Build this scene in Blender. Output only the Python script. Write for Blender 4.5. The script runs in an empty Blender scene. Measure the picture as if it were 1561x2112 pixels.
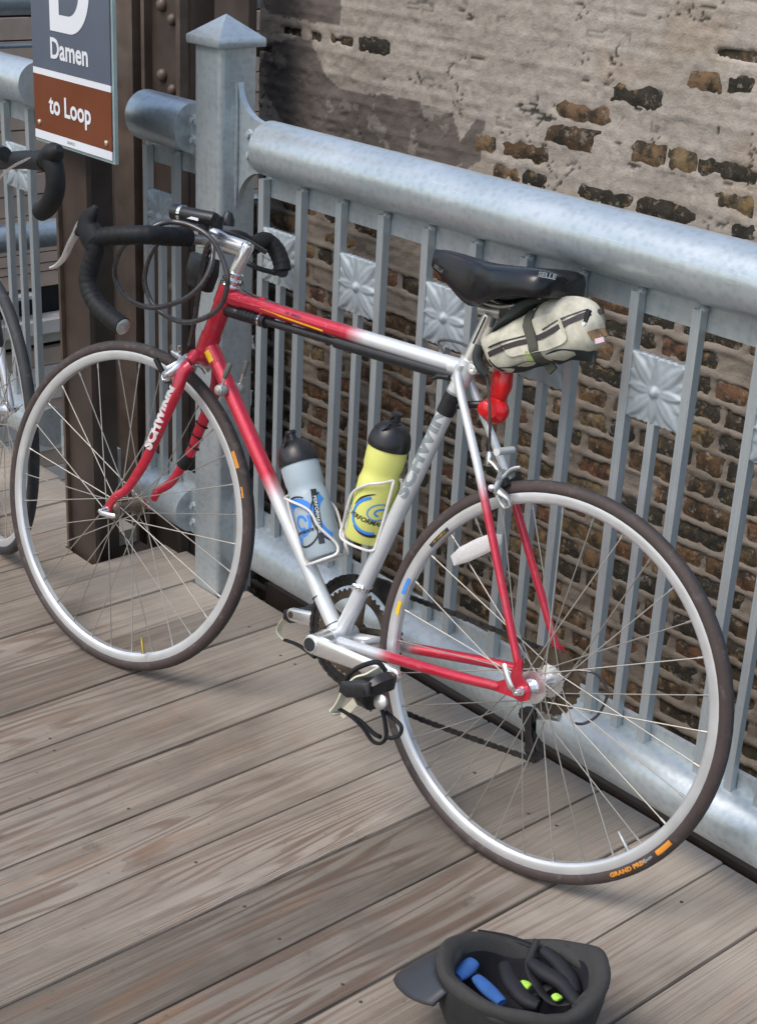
import bpy, bmesh, math, random
import numpy as np
from mathutils import Vector as V, Matrix, noise
random.seed(5)
R=math.radians
sc=bpy.context.scene
col=sc.collection
# ---------------------------------------------------------------- camera, light
cam=bpy.data.cameras.new('camera'); co=bpy.data.objects.new('camera',cam); col.objects.link(co)
cr=V((0.65286,0.75595,0.04817)); cu=V((-0.32747,0.22433,0.91784)); cd=V((-0.68303,0.61500,-0.39401))
M3=Matrix((cr,cu,-cd)).transposed()
co.matrix_world=Matrix.Translation((0,0,1.5716)) @ M3.to_4x4()
cam.sensor_fit='VERTICAL'; cam.sensor_height=24; cam.lens=24*3167.24/2112; cam.clip_start=.05; cam.clip_end=200
sc.camera=co
w=bpy.data.worlds.new('World'); sc.world=w; w.use_nodes=True
nt=w.node_tree; bg=nt.nodes['Background']; sky=nt.nodes.new('ShaderNodeTexSky'); sky.sky_type='NISHITA'; sky.sun_disc=False
SUN_EL,SUN_AZ=R(57),R(186)
sky.sun_elevation=SUN_EL; sky.sun_rotation=SUN_AZ; sky.air_density=1.3; sky.dust_density=3.0; sky.ozone_density=1.0
nt.links.new(sky.outputs[0],bg.inputs[0]); bg.inputs[1].default_value=.15
sd=bpy.data.lights.new('sun','SUN'); sd.energy=1.0; sd.angle=R(28); sd.color=(1,.975,.95)
so=bpy.data.objects.new('sun',sd); col.objects.link(so)
dv=V((math.sin(SUN_AZ)*math.cos(SUN_EL),math.cos(SUN_AZ)*math.cos(SUN_EL),math.sin(SUN_EL)))
so.rotation_euler=dv.to_track_quat('Z','Y').to_euler(); so.location=dv*8
sc.view_settings.view_transform='Standard'; sc.view_settings.look='None'; sc.view_settings.exposure=0.50; sc.view_settings.gamma=1; sc.view_settings.use_curve_mapping=False
# ---------------------------------------------------------------- materials
class NT:
    def __init__(s,name):
        s.m=bpy.data.materials.new(name); s.m.use_nodes=True; s.t=s.m.node_tree; s.b=s.t.nodes['Principled BSDF']
    def n(s,ty,**k):
        o=s.t.nodes.new(ty)
        for a,b in k.items(): setattr(o,a,b)
        return o
    def l(s,a,b): s.t.links.new(a,b)
    def inp(s,i,v):
        if hasattr(v,'is_output') or isinstance(v,bpy.types.NodeSocket): s.l(v,i)
        else: i.default_value=v
    def obj(s): return s.n('ShaderNodeTexCoord').outputs['Object']
    def rnd(s): return s.n('ShaderNodeObjectInfo').outputs['Random']
    def attr(s,a): return s.n('ShaderNodeAttribute',attribute_name=a).outputs['Fac']
    def math(s,op,a,b=0.,c=0.,clamp=False):
        o=s.n('ShaderNodeMath',operation=op,use_clamp=clamp); s.inp(o.inputs[0],a); s.inp(o.inputs[1],b); s.inp(o.inputs[2],c); return o.outputs[0]
    def vm(s,op,a,b=(0,0,0)):
        o=s.n('ShaderNodeVectorMath',operation=op); s.inp(o.inputs[0],a); s.inp(o.inputs[1],b); return o.outputs[0]
    def noise(s,v,sc=5,det=4,rough=.55,dist=0.,out='Fac'):
        o=s.n('ShaderNodeTexNoise'); s.l(v,o.inputs['Vector']); o.inputs['Scale'].default_value=sc; o.inputs['Detail'].default_value=det; o.inputs['Roughness'].default_value=rough; o.inputs['Distortion'].default_value=dist; return o.outputs[out]
    def vor(s,v,sc=5,feat='F1',out='Distance'):
        o=s.n('ShaderNodeTexVoronoi',feature=feat); s.l(v,o.inputs['Vector']); o.inputs['Scale'].default_value=sc; return o.outputs[out]
    def ramp(s,f,stops,interp='LINEAR'):
        o=s.n('ShaderNodeValToRGB'); s.inp(o.inputs[0],f); e=o.color_ramp; e.interpolation=interp
        while len(e.elements)<len(stops): e.elements.new(.5)
        for q,(p,c) in zip(e.elements,stops):
            q.position=p; c=c if hasattr(c,'__len__') else (c,c,c); q.color=(*c[:3],1)
        return o.outputs[0]
    def mix(s,f,a,b,mode='MIX'):
        o=s.n('ShaderNodeMix',data_type='RGBA',blend_type=mode); s.inp(o.inputs[0],f)
        for i,v in ((6,a),(7,b)):
            if isinstance(v,bpy.types.NodeSocket): s.l(v,o.inputs[i])
            else: o.inputs[i].default_value=(*v[:3],1)
        return o.outputs[2]
    def bump(s,h,st=.3,d=.002):
        o=s.n('ShaderNodeBump'); o.inputs['Strength'].default_value=st; o.inputs['Distance'].default_value=d; s.l(h,o.inputs['Height']); s.l(o.outputs[0],s.b.inputs['Normal'])
    def set(s,**k):
        for a,v in k.items():
            i=s.b.inputs[a.replace('_',' ')]
            if isinstance(v,bpy.types.NodeSocket): s.l(v,i)
            elif hasattr(v,'__len__'): i.default_value=(*v[:3],1)
            else: i.default_value=v
        return s.m
def simple(name,c,rough=.5,metal=0.,coat=0.,var=.12,sc_=40,bump=.0,trans=0.):
    n=NT(name); v=n.obj(); f=n.noise(v,sc_,5)
    c1=tuple(x*(1-var) for x in c); c2=tuple(min(1,x*(1+var)) for x in c)
    n.set(Base_Color=n.ramp(f,[(.3,c1),(.7,c2)]),Roughness=n.ramp(f,[(.3,max(0,rough-.06)),(.7,min(1,rough+.06))]),Metallic=metal)
    n.b.inputs['Coat Weight'].default_value=coat; n.b.inputs['Coat Roughness'].default_value=.12
    if trans: n.b.inputs['Transmission Weight'].default_value=trans
    if bump: n.bump(n.noise(v,sc_*4,4),bump,.001)
    return n.m
def galv():
    n=NT('galvanised_steel'); v=n.obj()
    a=n.noise(v,6,6,.6); sp=n.math('MULTIPLY',n.vor(v,70),1.3); b=n.noise(n.vm('MULTIPLY',v,(3,3,14)),9,5,.6)
    c=n.ramp(a,[(.3,(.42,.475,.50)),(.5,(.46,.515,.54)),(.72,(.54,.59,.615))])
    c=n.mix(.20,c,n.ramp(sp,[(.15,.32),(.75,.72)]),'OVERLAY'); dr=n.noise(n.vm('MULTIPLY',v,(26,26,3)),3,5,.65); c=n.mix(n.ramp(dr,[(.55,0.),(.72,.30)]),c,(.30,.33,.35)); sc3=n.noise(n.vm('MULTIPLY',v,(4,90,90)),4,3,.6); c=n.mix(n.ramp(sc3,[(.66,0.),(.70,.5)]),c,(.74,.77,.79)); c=n.mix(n.ramp(b,[(.52,0.),(.72,.35)]),c,(.62,.67,.70)); 
    sc2=n.noise(n.vm('MULTIPLY',v,(10,60,60)),5,6,.65); c=n.mix(n.ramp(sc2,[(.66,0.),(.76,.35)]),c,(.22,.25,.27))
    n.set(Base_Color=c,Metallic=.55,Roughness=n.ramp(a,[(.3,.27),(.7,.38)])); n.bump(n.math('ADD',n.noise(v,140,4),n.math('MULTIPLY',n.noise(v,18,4),1.5)),.22,.0014); return n.m
def wood():
    n=NT('weathered_deck_wood'); v=n.obj(); r=n.rnd()
    off=n.n('ShaderNodeCombineXYZ'); n.l(n.math('MULTIPLY',r,37.),off.inputs[0]); n.l(n.math('MULTIPLY',r,91.),off.inputs[1])
    p=n.vm('ADD',v,off.outputs[0])
    lo=n.noise(n.vm('MULTIPLY',p,(7.,.42,1.)),1.3,2,.45,.12)
    ring=n.math('SINE',n.math('MULTIPLY',lo,n.math('ADD',55.,n.math('MULTIPLY',r,60.))))
    ring=n.mix(n.ramp(n.noise(n.vm('MULTIPLY',p,(2.,.5,1.)),2.2,2),[(.42,.85),(.60,.15)]),n.ramp(ring,[(0.,0.),(.35,.75),(.8,1.)]),(0.714,0.692,0.642))
    fib=n.noise(n.vm('MULTIPLY',p,(1.,.010,1.)),420,2,.6); fib2=n.noise(n.vm('MULTIPLY',p,(1.,.028,1.)),90,4,.6)
    blot=n.noise(p,5,5,.6); blot2=n.noise(n.vm('MULTIPLY',p,(1.,.4,1.)),9,4,.6)
    tone=n.attr('tone')
    c=n.mix(n.ramp(fib2,[(.36,0.),(.64,1.)]),(0.189,0.152,0.117),(0.298,0.250,0.198))
    band=n.noise(n.vm('MULTIPLY',p,(1.,.05,1.)),24,3,.6); c=n.mix(n.ramp(band,[(.40,.38),(.56,0.)]),c,(0.154,0.124,0.099))
    c=n.mix(n.ramp(fib,[(.34,.50),(.47,0.)]),c,(0.115,0.086,0.066))
    lines=n.math('SINE',n.math('MULTIPLY',lo,n.math('ADD',80.,n.math('MULTIPLY',r,60.)))); mk=n.ramp(n.noise(n.vm('MULTIPLY',p,(2.,.5,1.)),2.2,2),[(.46,0.),(.58,1.)])
    c=n.mix(n.math('MULTIPLY',n.ramp(lines,[(.0,0.),(.45,.0),(.9,.55)]),mk),c,(0.149,0.088,0.060)); c=n.mix(n.math('MULTIPLY',n.ramp(lines,[(-1.,.4),(.02,.35),(.10,0.)]),mk),c,(0.367,0.321,0.267))
    c=n.mix(n.ramp(blot,[(.50,0.),(.68,.50)]),c,(0.144,0.120,0.100))
    c=n.mix(n.ramp(n.noise(n.vm('MULTIPLY',p,(1.,.16,1.)),13,4,.6),[(.58,0.),(.74,.55)]),c,(0.298,0.168,0.095))
    lt=n.noise(n.vm('ADD',n.vm('MULTIPLY',p,(1.,.3,1.)),(4.,4.,0.)),7,4,.6); c=n.mix(n.ramp(lt,[(.56,0.),(.74,.5)]),c,(0.398,0.350,0.293))
    k=n.noise(n.vm('MULTIPLY',p,(1.,.45,1.)),3.1,1); kd=n.vor(n.vm('MULTIPLY',p,(1.,.55,1.)),5.0)
    c=n.mix(n.ramp(kd,[(.035,.9),(.085,0.)]),c,(0.085,0.048,0.031)); st2=n.noise(n.vm('ADD',p,(3.,7.,0.)),11,5,.7); c=n.mix(n.ramp(st2,[(.62,0.),(.72,.55)]),c,(0.099,0.082,0.067))
    spd=n.noise(p,60,3,.5); c=n.mix(n.ramp(spd,[(.68,0.),(.76,.6)]),c,(0.088,0.076,0.067))
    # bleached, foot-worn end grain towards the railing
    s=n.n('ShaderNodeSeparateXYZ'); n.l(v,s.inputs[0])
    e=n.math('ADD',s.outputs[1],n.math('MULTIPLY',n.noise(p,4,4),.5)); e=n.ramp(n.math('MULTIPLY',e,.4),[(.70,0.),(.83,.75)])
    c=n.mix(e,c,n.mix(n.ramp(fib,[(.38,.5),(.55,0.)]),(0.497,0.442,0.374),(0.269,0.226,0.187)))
    cc=n.n('ShaderNodeHueSaturation'); n.l(c,cc.inputs['Color']); n.l(tone,cc.inputs['Value']); 
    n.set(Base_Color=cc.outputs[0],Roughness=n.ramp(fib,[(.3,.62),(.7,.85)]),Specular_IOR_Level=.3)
    h=n.math('ADD',n.math('MULTIPLY',fib,.8),n.math('MULTIPLY',ring,.35)); n.bump(h,.9,.0022); return n.m
def paint():
    # two-tone frame paint: attribute 'fade' 0 = red, 1 = silver
    n=NT('red_to_silver_frame_paint'); v=n.obj(); f=n.attr('fade')
    f=n.math('ADD',f,n.math('MULTIPLY',n.math('SUBTRACT',n.noise(v,90,3),.5),.18),clamp=True)
    red=n.mix(n.noise(v,8,3),(.50,.010,.030),(.60,.022,.060)); sil=n.mix(n.noise(v,12,4),(.62,.66,.68),(.78,.80,.81))
    c=n.mix(f,red,sil)
    chip=n.noise(v,130,2,.5); c=n.mix(n.ramp(chip,[(.74,0.),(.77,.8)]),c,(.45,.42,.38))
    dirt=n.noise(v,22,5,.7); c=n.mix(n.ramp(dirt,[(.60,0.),(.8,.45)]),c,(.20,.17,.14))
    n.set(Base_Color=c,Metallic=.35,Roughness=.34); n.b.inputs['Coat Weight'].default_value=.7; n.b.inputs['Coat Roughness'].default_value=.10; n.bump(n.noise(v,300,2),.06,.0005); return n.m
def tyre_mat():
    n=NT('tyre_rubber'); v=n.obj(); s=n.attr('side'); a=n.noise(v,30,5)
    c=n.mix(s,n.mix(a,(.018,.020,.023),(.050,.052,.056)),n.mix(n.noise(v,14,6,.7),(.034,.026,.025),(.085,.062,.056)))
    d=n.noise(v,50,4,.7); c=n.mix(n.ramp(d,[(.55,0.),(.75,.5)]),c,(.17,.155,.145))
    n.set(Base_Color=c,Roughness=.62,Specular_IOR_Level=.35); n.bump(n.noise(v,400,2),.2,.0006); return n.m
def mortar():
    n=NT('smeared_lime_mortar'); v=n.obj(); st=n.attr('stain'); lw=n.attr('low')
    a=n.noise(v,5,6,.6); b=n.noise(v,40,5,.65)
    c=n.ramp(a,[(.3,(.355,.312,.262)),(.5,(.405,.360,.308)),(.7,(.455,.408,.352))])
    c=n.mix(n.ramp(b,[(.35,.45),(.55,0.)]),c,(.25,.22,.185)); g2=n.noise(v,16,6,.75); c=n.mix(n.ramp(g2,[(.60,0.),(.72,.5)]),c,(.20,.17,.14))
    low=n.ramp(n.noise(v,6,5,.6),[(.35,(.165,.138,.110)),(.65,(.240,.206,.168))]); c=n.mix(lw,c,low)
    c=n.mix(n.attr('warm'),c,(.30,.20,.11)); c=n.mix(n.attr('crack'),c,(.035,.032,.026))
    pt=n.ramp(n.noise(v,9,5),[(.3,(.125,.105,.093)),(.7,(.185,.158,.140))]); c=n.mix(st,c,pt)
    n.set(Base_Color=c,Roughness=.9,Specular_IOR_Level=.2); n.bump(n.math('ADD',b,n.noise(v,160,4)),.5,.0035); return n.m
def brickm(rv=None,nm='old_common_brick'):
    n=NT(nm); v=n.obj(); r=n.rnd() if rv is None else n.math('ADD',n.math('MULTIPLY',n.rnd(),.08),rv); g=n.n('ShaderNodeNewGeometry').outputs['Position']
    c=n.ramp(r,[(0.,(.040,.036,.028)),(.30,(.065,.050,.034)),(.45,(.12,.070,.036)),(.58,(.17,.080,.045)),(.70,(.18,.115,.055)),(.80,(.17,.080,.055)),(.92,(.22,.155,.080))],'LINEAR')
    s=n.noise(g,22,5,.65); c=n.mix(n.ramp(s,[(.42,0.),(.6,.85)]),c,(.022,.022,.018))
    o=n.noise(n.vm('ADD',g,(5,5,5)),34,4,.6); c=n.mix(n.ramp(o,[(.58,0.),(.72,.75)]),c,(.30,.19,.08))
    mm=n.noise(n.vm('ADD',g,(9,2,5)),30,5,.75); c=n.mix(n.ramp(mm,[(.56,0.),(.64,.8)]),c,(.27,.235,.195))
    n.set(Base_Color=c,Roughness=.88,Specular_IOR_Level=.25); n.bump(n.noise(g,90,6,.7),.9,.005); return n.m
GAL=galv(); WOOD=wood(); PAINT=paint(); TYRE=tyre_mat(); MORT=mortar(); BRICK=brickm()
STEEL=simple('brown_painted_steel',(.056,.040,.032),.42,0.,.0,.25,12,.15)
STEEL2=simple('worn_brown_paint_edge',(.095,.068,.052),.45,0.,.0,.3,18,.15)
ALU=simple('polished_aluminium',(.84,.84,.84),.26,.85,0,.03,8)
ALUD=simple('dull_aluminium',(.50,.50,.48),.38,.8,0,.2,60,.1)
RIMM=simple('brushed_rim_alloy',(.66,.67,.68),.34,.6,0,.05,20)
CHROME=simple('chrome',(.88,.89,.90),.12,1.,0,.02,8)
SPOKE=simple('stainless_spoke',(.34,.32,.285),.40,.5,0,.15,90)
BLK=simple('black_plastic',(.016,.016,.018),.36,0,0,.3,80,.1)
RUB=simple('black_rubber',(.014,.0145,.016),.60,0,0,.3,60,.2); RUB.node_tree.nodes['Principled BSDF'].inputs['Specular IOR Level'].default_value=.3
CABLE=simple('cable_housing',(.045,.040,.040),.28,0,.5,.2,60)
LEATHER=simple('black_saddle_vinyl',(.008,.008,.010),.30,0,.25,.2,30,.08); LEATHER.node_tree.nodes['Principled BSDF'].inputs['Specular IOR Level'].default_value=.35
GREASE=simple('greasy_black_steel',(.022,.020,.020),.48,.35,0,.4,90,.2)
GREASEB=simple('oily_brown_sprocket',(.075,.055,.036),.55,.3,0,.4,90,.2)
RED=NT('red_lens'); RED.set(Base_Color=(.62,.008,.012),Roughness=.32); RED.b.inputs['Coat Weight'].default_value=.4; RED=RED.m
ORG=simple('orange_lens_edge',(.8,.16,.03),.25,0,.5,.1)
WHITEP=simple('white_cage_enamel',(.72,.70,.66),.32,0,.4,.06)
CLEAR=simple('frosted_white_bottle',(.38,.455,.50),.38,0,.1,.05,20)
YEL=simple('frosted_yellow_bottle',(.72,.73,.20),.36,0,.1,.06,14)
YELT=simple('yellow_tape',(.85,.52,.015),.4,0,0,.06)
BLUEP=simple('bright_blue_print',(.045,.24,.72),.4,0,0,.05)
INK=simple('black_ink',(.02,.022,.025),.45,0,0,.1)
WHT=simple('white_print',(.78,.78,.78),.5,0,0,.04)
HUBB=simple('brown_tarnished_hub',(.17,.14,.11),.4,.6,0,.3,40)
GREYP=simple('grey_frame_lettering',(.26,.30,.32),.42,.2,.3,.1)
SILP=simple('silvery_fork_lettering',(.75,.68,.68),.4,.2,.3,.1)
ORNG=simple('orange_tyre_print',(.70,.27,.03),.5,0,0,.15)
CREAM=simple('cream_nylon',(.54,.52,.42),.85,0,0,.30,34,.6)
BAGB=simple('dark_bag_base',(.030,.036,.034),.7,0,0,.2,60,.3)
STRAP=simple('olive_webbing',(.085,.085,.065),.8,0,0,.15,120,.4)
ZIP=simple('brown_zipper',(.045,.033,.035),.6,0,0,.2,200,.5)
LEATH=simple('tan_tab',(.26,.17,.09),.8,0,0,.3,50,.3)
CREAMS=simple('cream_toe_strap',(.62,.60,.46),.55,0,0,.12,40,.2)
HELM=simple('charcoal_helmet_fabric',(.017,.017,.018),.72,0,0,.2,70,.35)
HELMF=simple('grey_helmet_foam',(.036,.034,.032),.85,0,0,.18,90,.5)
HELMD=simple('black_helmet_inside',(.010,.010,.014),.7,0,0,.2,60,.2)
BPAD=simple('blue_foam_pad',(.035,.12,.36),.9,0,0,.12,60,.3)
GPAD=simple('lime_pad',(.42,.75,.08),.7,0,0,.08)
SGREY=simple('sign_slate_blue',(.105,.125,.165),.38,0,0,.05,8)
SBROWN=simple('sign_rust_brown',(.165,.050,.022),.36,0,0,.08,8)
SWHITE=simple('sign_white',(.74,.76,.80),.38,0,0,.03,8)
SEDGE=simple('sign_edge_channel',(.36,.45,.45),.42,.3,0,.1,30)
TAN=simple('tan_painted_board',(.46,.34,.26),.7,0,0,.14,9,.2)
PALE=simple('pale_concrete',(.55,.51,.46),.8,0,0,.1,9,.2)
DARK=simple('dark_soil',(.035,.03,.026),.9,0,0,.3,3,.3)
BRASS=simple('brass_valve',(.50,.36,.08),.35,.8,0,.1)
GLASSR=simple('clear_reflector_plastic',(.60,.58,.57),.25,0,.5,.06,200,.5)
SCREWW=simple('screw_head',(.7,.62,.5),.3,.8,0,.1)
# ---------------------------------------------------------------- mesh helpers
class MB:
    def __init__(s): s.v=[]; s.f=[]; s.a=[]
    def add(s,vs,fs,a=None):
        o=len(s.v); s.v+= [tuple(x) for x in vs]; s.f+=[tuple(i+o for i in f) for f in fs]
        s.a+= list(a) if a is not None else [0.]*len(vs); return s
    def box(s,c,d,m=None):
        c=V(c); vs=[]
        for x in(-.5,.5):
            for y in(-.5,.5):
                for z in(-.5,.5):
                    p=V((x*d[0],y*d[1],z*d[2])); vs.append(c+(m@p if m is not None else p))
        return s.add(vs,[(0,1,3,2),(4,6,7,5),(0,4,5,1),(2,3,7,6),(0,2,6,4),(1,5,7,3)])
    def tube(s,pts,r,n=12,closed=False,caps=True,fl=1.,up=None,at=None):
        pts=[V(p) for p in pts]; N=len(pts); rs=r if hasattr(r,'__len__') else [r]*N
        T=[]
        for i in range(N):
            if closed: t=pts[(i+1)%N]-pts[i-1]
            else: t=pts[min(i+1,N-1)]-pts[max(i-1,0)]
            T.append(t.normalized())
        a=V(up) if up is not None else (V((0,0,1)) if abs(T[0].z)<.9 else V((1,0,0)))
        a=(a-T[0]*a.dot(T[0])).normalized(); vs=[];aa=[]
        for i in range(N):
            if up is None: a=(a-T[i]*a.dot(T[i])).normalized()
            else:
                a=V(up); a=(a-T[i]*a.dot(T[i])).normalized()
            b=T[i].cross(a)
            for k in range(n):
                th=2*math.pi*k/n; vs.append(pts[i]+a*(math.cos(th)*rs[i]*fl)+b*(math.sin(th)*rs[i])); aa.append(at[i] if at else 0.)
        fs=[]
        for i in range(N if closed else N-1):
            j=(i+1)%N
            for k in range(n):
                q=(k+1)%n; fs.append((i*n+k,i*n+q,j*n+q,j*n+k))
        if caps and not closed: fs+=[tuple(range(n))[::-1],tuple((N-1)*n+k for k in range(n))]
        return s.add(vs,fs,aa)
    def cyl(s,a,b,r,r2=None,n=16): return s.tube([a,b],[r,r if r2 is None else r2],n)
    def lathe(s,o,ax,prof,n=24,at=None,closedp=False,ref=None):
        o=V(o);ax=V(ax).normalized(); a=V(ref) if ref is not None else (V((0,0,1)) if abs(ax.z)<.9 else V((1,0,0))); a=(a-ax*a.dot(ax)).normalized(); b=ax.cross(a)
        vs=[];aa=[];m=len(prof)
        for k in range(n):
            th=2*math.pi*k/n; d=a*math.cos(th)+b*math.sin(th)
            for i,(h,r) in enumerate(prof): vs.append(o+ax*h+d*r); aa.append(at[i] if at else 0.)
        fs=[]
        for k in range(n):
            q=(k+1)%n
            for i in range(m if closedp else m-1):
                j=(i+1)%m; fs.append((k*m+i,k*m+j,q*m+j,q*m+i))
        if not closedp:
            for i,e in((0,0),(m-1,1)):
                if prof[i][1]>1e-5: fs.append(tuple(k*m+i for k in (range(n) if e else range(n-1,-1,-1))))
        return s.add(vs,fs,aa)
    def prism(s,poly,o,ex,ey,th):
        # polygon in plane (ex,ey) at o, thickness th along ex x ey, centred
        o=V(o);ex=V(ex);ey=V(ey);nz=ex.cross(ey).normalized(); n=len(poly)
        vs=[o+ex*x+ey*y+nz*(th/2) for x,y in poly]+[o+ex*x+ey*y-nz*(th/2) for x,y in poly]
        fs=[tuple(range(n)),tuple(range(2*n-1,n-1,-1))]+[(i,i+n,(i+1)%n+n,(i+1)%n) for i in range(n)]
        return s.add(vs,fs)
    def pillow(s,prof,hw,cl=0.,nr=7,pw=2.4):
        # prof: (x,z) side outline in bike frame; inflated sideways to half width hw about y=cl
        n=len(prof); cx=sum(p[0] for p in prof)/n; cz=sum(p[1] for p in prof)/n; vs=[];m=0
        for i in range(nr+1):
            ph=-math.pi/2+math.pi*i/nr; y=math.sin(ph); k=max(1e-3,(1-abs(y)**pw))**(1/pw)
            if i in(0,nr): k=.55
            for x,z in prof: vs.append((cx+(x-cx)*k if k<1 else x,cl+hw*y,cz+(z-cz)*k if k<1 else z))
        fs=[]
        for i in range(nr):
            for k in range(n):
                q=(k+1)%n; fs.append((i*n+k,i*n+q,(i+1)*n+q,(i+1)*n+k))
        fs+=[tuple(range(n))[::-1],tuple(nr*n+k for k in range(n))]
        return s.add(vs,fs)
    def grid(s,rows):
        m=len(rows[0]); vs=[p for r in rows for p in r]; fs=[(i*m+j,i*m+j+1,(i+1)*m+j+1,(i+1)*m+j) for i in range(len(rows)-1) for j in range(m-1)]
        return s.add(vs,fs)
    def mesh(s,name,attr=None,ang=38):
        me=bpy.data.meshes.new(name); me.from_pydata(s.v,[],s.f)
        if attr:
            at=me.attributes.new(attr,'FLOAT','POINT'); at.data.foreach_set('value',s.a)
        bm=bmesh.new(); bm.from_mesh(me); bmesh.ops.recalc_face_normals(bm,faces=bm.faces); bm.to_mesh(me); bm.free()
        me.shade_smooth(); me.set_sharp_from_angle(angle=R(ang)); return me
    def build(s,name,mat,parent=None,attr=None,ang=38,**k):
        me=s.mesh(name,attr,ang); me.materials.append(mat); return link(name,me,parent,**k)
def link(name,me,parent=None,label=None,cat=None,group=None,kind=None,mw=None):
    o=bpy.data.objects.new(name,me); col.objects.link(o)
    if parent: o.parent=parent
    if mw is not None: o.matrix_basis=mw
    tag(o,label,cat,group,kind); return o
def tag(o,label=None,cat=None,group=None,kind=None):
    for a,b in(('label',label),('category',cat),('group',group),('kind',kind)):
        if b: o[a]=b
def empty(name,mw=None,**k):
    o=bpy.data.objects.new(name,None); o.empty_display_size=.05; col.objects.link(o)
    if mw is not None: o.matrix_world=mw
    tag(o,**k); return o
def cat(pts,n=8,closed=False):
    P=[V(p) for p in pts]; N=len(P); out=[]
    for i in range(N if closed else N-1):
        g=lambda j:P[j%N] if closed else P[min(max(j,0),N-1)]
        a,b,c,d=g(i-1),g(i),g(i+1),g(i+2)
        for k in range(n):
            t=k/n; out.append(.5*((2*b)+(c-a)*t+(2*a-5*b+4*c-d)*t*t+(3*b-a-3*c+d)*t**3))
    if not closed: out.append(P[-1])
    return out
def lerp(a,b,t): return V(a)*(1-t)+V(b)*t
def textmesh(s,size=1.,bold=.0,shear=0.,sx=1.,space=1.):
    cu_=bpy.data.curves.new('t','FONT'); cu_.body=s; cu_.size=size; cu_.offset=bold; cu_.shear=shear; cu_.align_x='CENTER'; cu_.align_y='CENTER'; cu_.space_character=space; cu_.resolution_u=3
    o=bpy.data.objects.new('t',cu_); col.objects.link(o); dg=bpy.context.evaluated_depsgraph_get(); dg.update(); me=bpy.data.meshes.new_from_object(o.evaluated_get(dg))
    bpy.data.objects.remove(o); bm=bmesh.new(); bm.from_mesh(me); bpy.data.meshes.remove(me)
    for v in bm.verts: v.co.x*=sx
    return bm
def wrapbm(bm,p0,a,e1,Rr,cuts,name,mat,parent,lift=.0004,rfun=None):
    # bm in xy; x along axis a from p0, y round the tube (e1 faces out, up = e1 x a)
    p0=V(p0);a=V(a).normalized();e1=V(e1);e1=(e1-a*e1.dot(a)).normalized();e2=e1.cross(a)
    ys=[v.co.y for v in bm.verts]; y0,y1=min(ys),max(ys)
    for k in range(1,cuts): bmesh.ops.bisect_plane(bm,geom=bm.verts[:]+bm.edges[:]+bm.faces[:],plane_co=(0,y0+(y1-y0)*k/cuts,0),plane_no=(0,1,0))
    for v in bm.verts:
        rr=rfun(v.co.x) if rfun else Rr
        ph=v.co.y/Rr; v.co=p0+a*v.co.x+(e1*math.cos(ph)+e2*math.sin(ph))*(rr+lift)
    bmesh.ops.recalc_face_normals(bm,faces=bm.faces)
    me=bpy.data.meshes.new(name); bm.to_mesh(me); bm.free(); me.materials.append(mat); return link(name,me,parent)
def flatbm(bm,o,ex,ey,name,mat,parent):
    o=V(o);ex=V(ex);ey=V(ey)
    for v in bm.verts: v.co=o+ex*v.co.x+ey*v.co.y
    me=bpy.data.meshes.new(name); bm.to_mesh(me); bm.free(); me.materials.append(mat); return link(name,me,parent)
def stripbm(pts,width):
    # ribbon along 2D points with per point widths
    bm=bmesh.new(); P=[V((x,y,0)) for x,y in pts]; vs=[]
    for i,p in enumerate(P):
        t=(P[min(i+1,len(P)-1)]-P[max(i-1,0)]).normalized(); nn=V((-t.y,t.x,0)); w_=width[i] if hasattr(width,'__len__') else width
        vs.append((bm.verts.new(p+nn*w_/2),bm.verts.new(p-nn*w_/2)))
    for i in range(len(P)-1): bm.faces.new((vs[i][0],vs[i][1],vs[i+1][1],vs[i+1][0]))
    return bm
# ---------------------------------------------------------------- setting: ground, wall
YW=3.10
g=MB().box((-2.5,1,-3.2),(30,30,.2)).build('ground',DARK,kind='structure')
rng=np.random.RandomState(3)
def vnoise(X,Z,s,seed,oct=3):
    out=np.zeros_like(X); amp=1.; tot=0
    for o in range(oct):
        r=np.random.RandomState(seed+o*17); G=r.rand(64,64); fx=X/s*2**o+100; fz=Z/s*2**o+100
        ix=np.floor(fx).astype(int); iz=np.floor(fz).astype(int); u=fx-ix; v=fz-iz; u=u*u*(3-2*u); v=v*v*(3-2*v)
        q=lambda a,b:G[(ix+a)%64,(iz+b)%64]
        out+=amp*((q(0,0)*(1-u)+q(1,0)*u)*(1-v)+(q(0,1)*(1-u)+q(1,1)*u)*v); tot+=amp; amp*=.5
    return out/tot
def sst(a,b,x): t=np.clip((x-a)/(b-a),0,1); return t*t*(3-2*t)
WX0,WX1,WZ0,WZ1=-4.13,-1.05,-1.30,1.72; ST=.0066
xs=np.arange(WX0,WX1,ST); zs=np.arange(WZ0,WZ1,ST); XX,ZZ=np.meshgrid(xs,zs)
CH=.0672; PZ=.012
H=np.zeros_like(XX); cov=np.zeros_like(XX)
n1=vnoise(XX,ZZ,.045,1); n2=vnoise(XX,ZZ,.02,9,2); n3=vnoise(XX,ZZ,.22,20); n4=vnoise(XX,ZZ,.10,33)
warm=np.zeros_like(XX); crack=np.zeros_like(XX)
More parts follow.
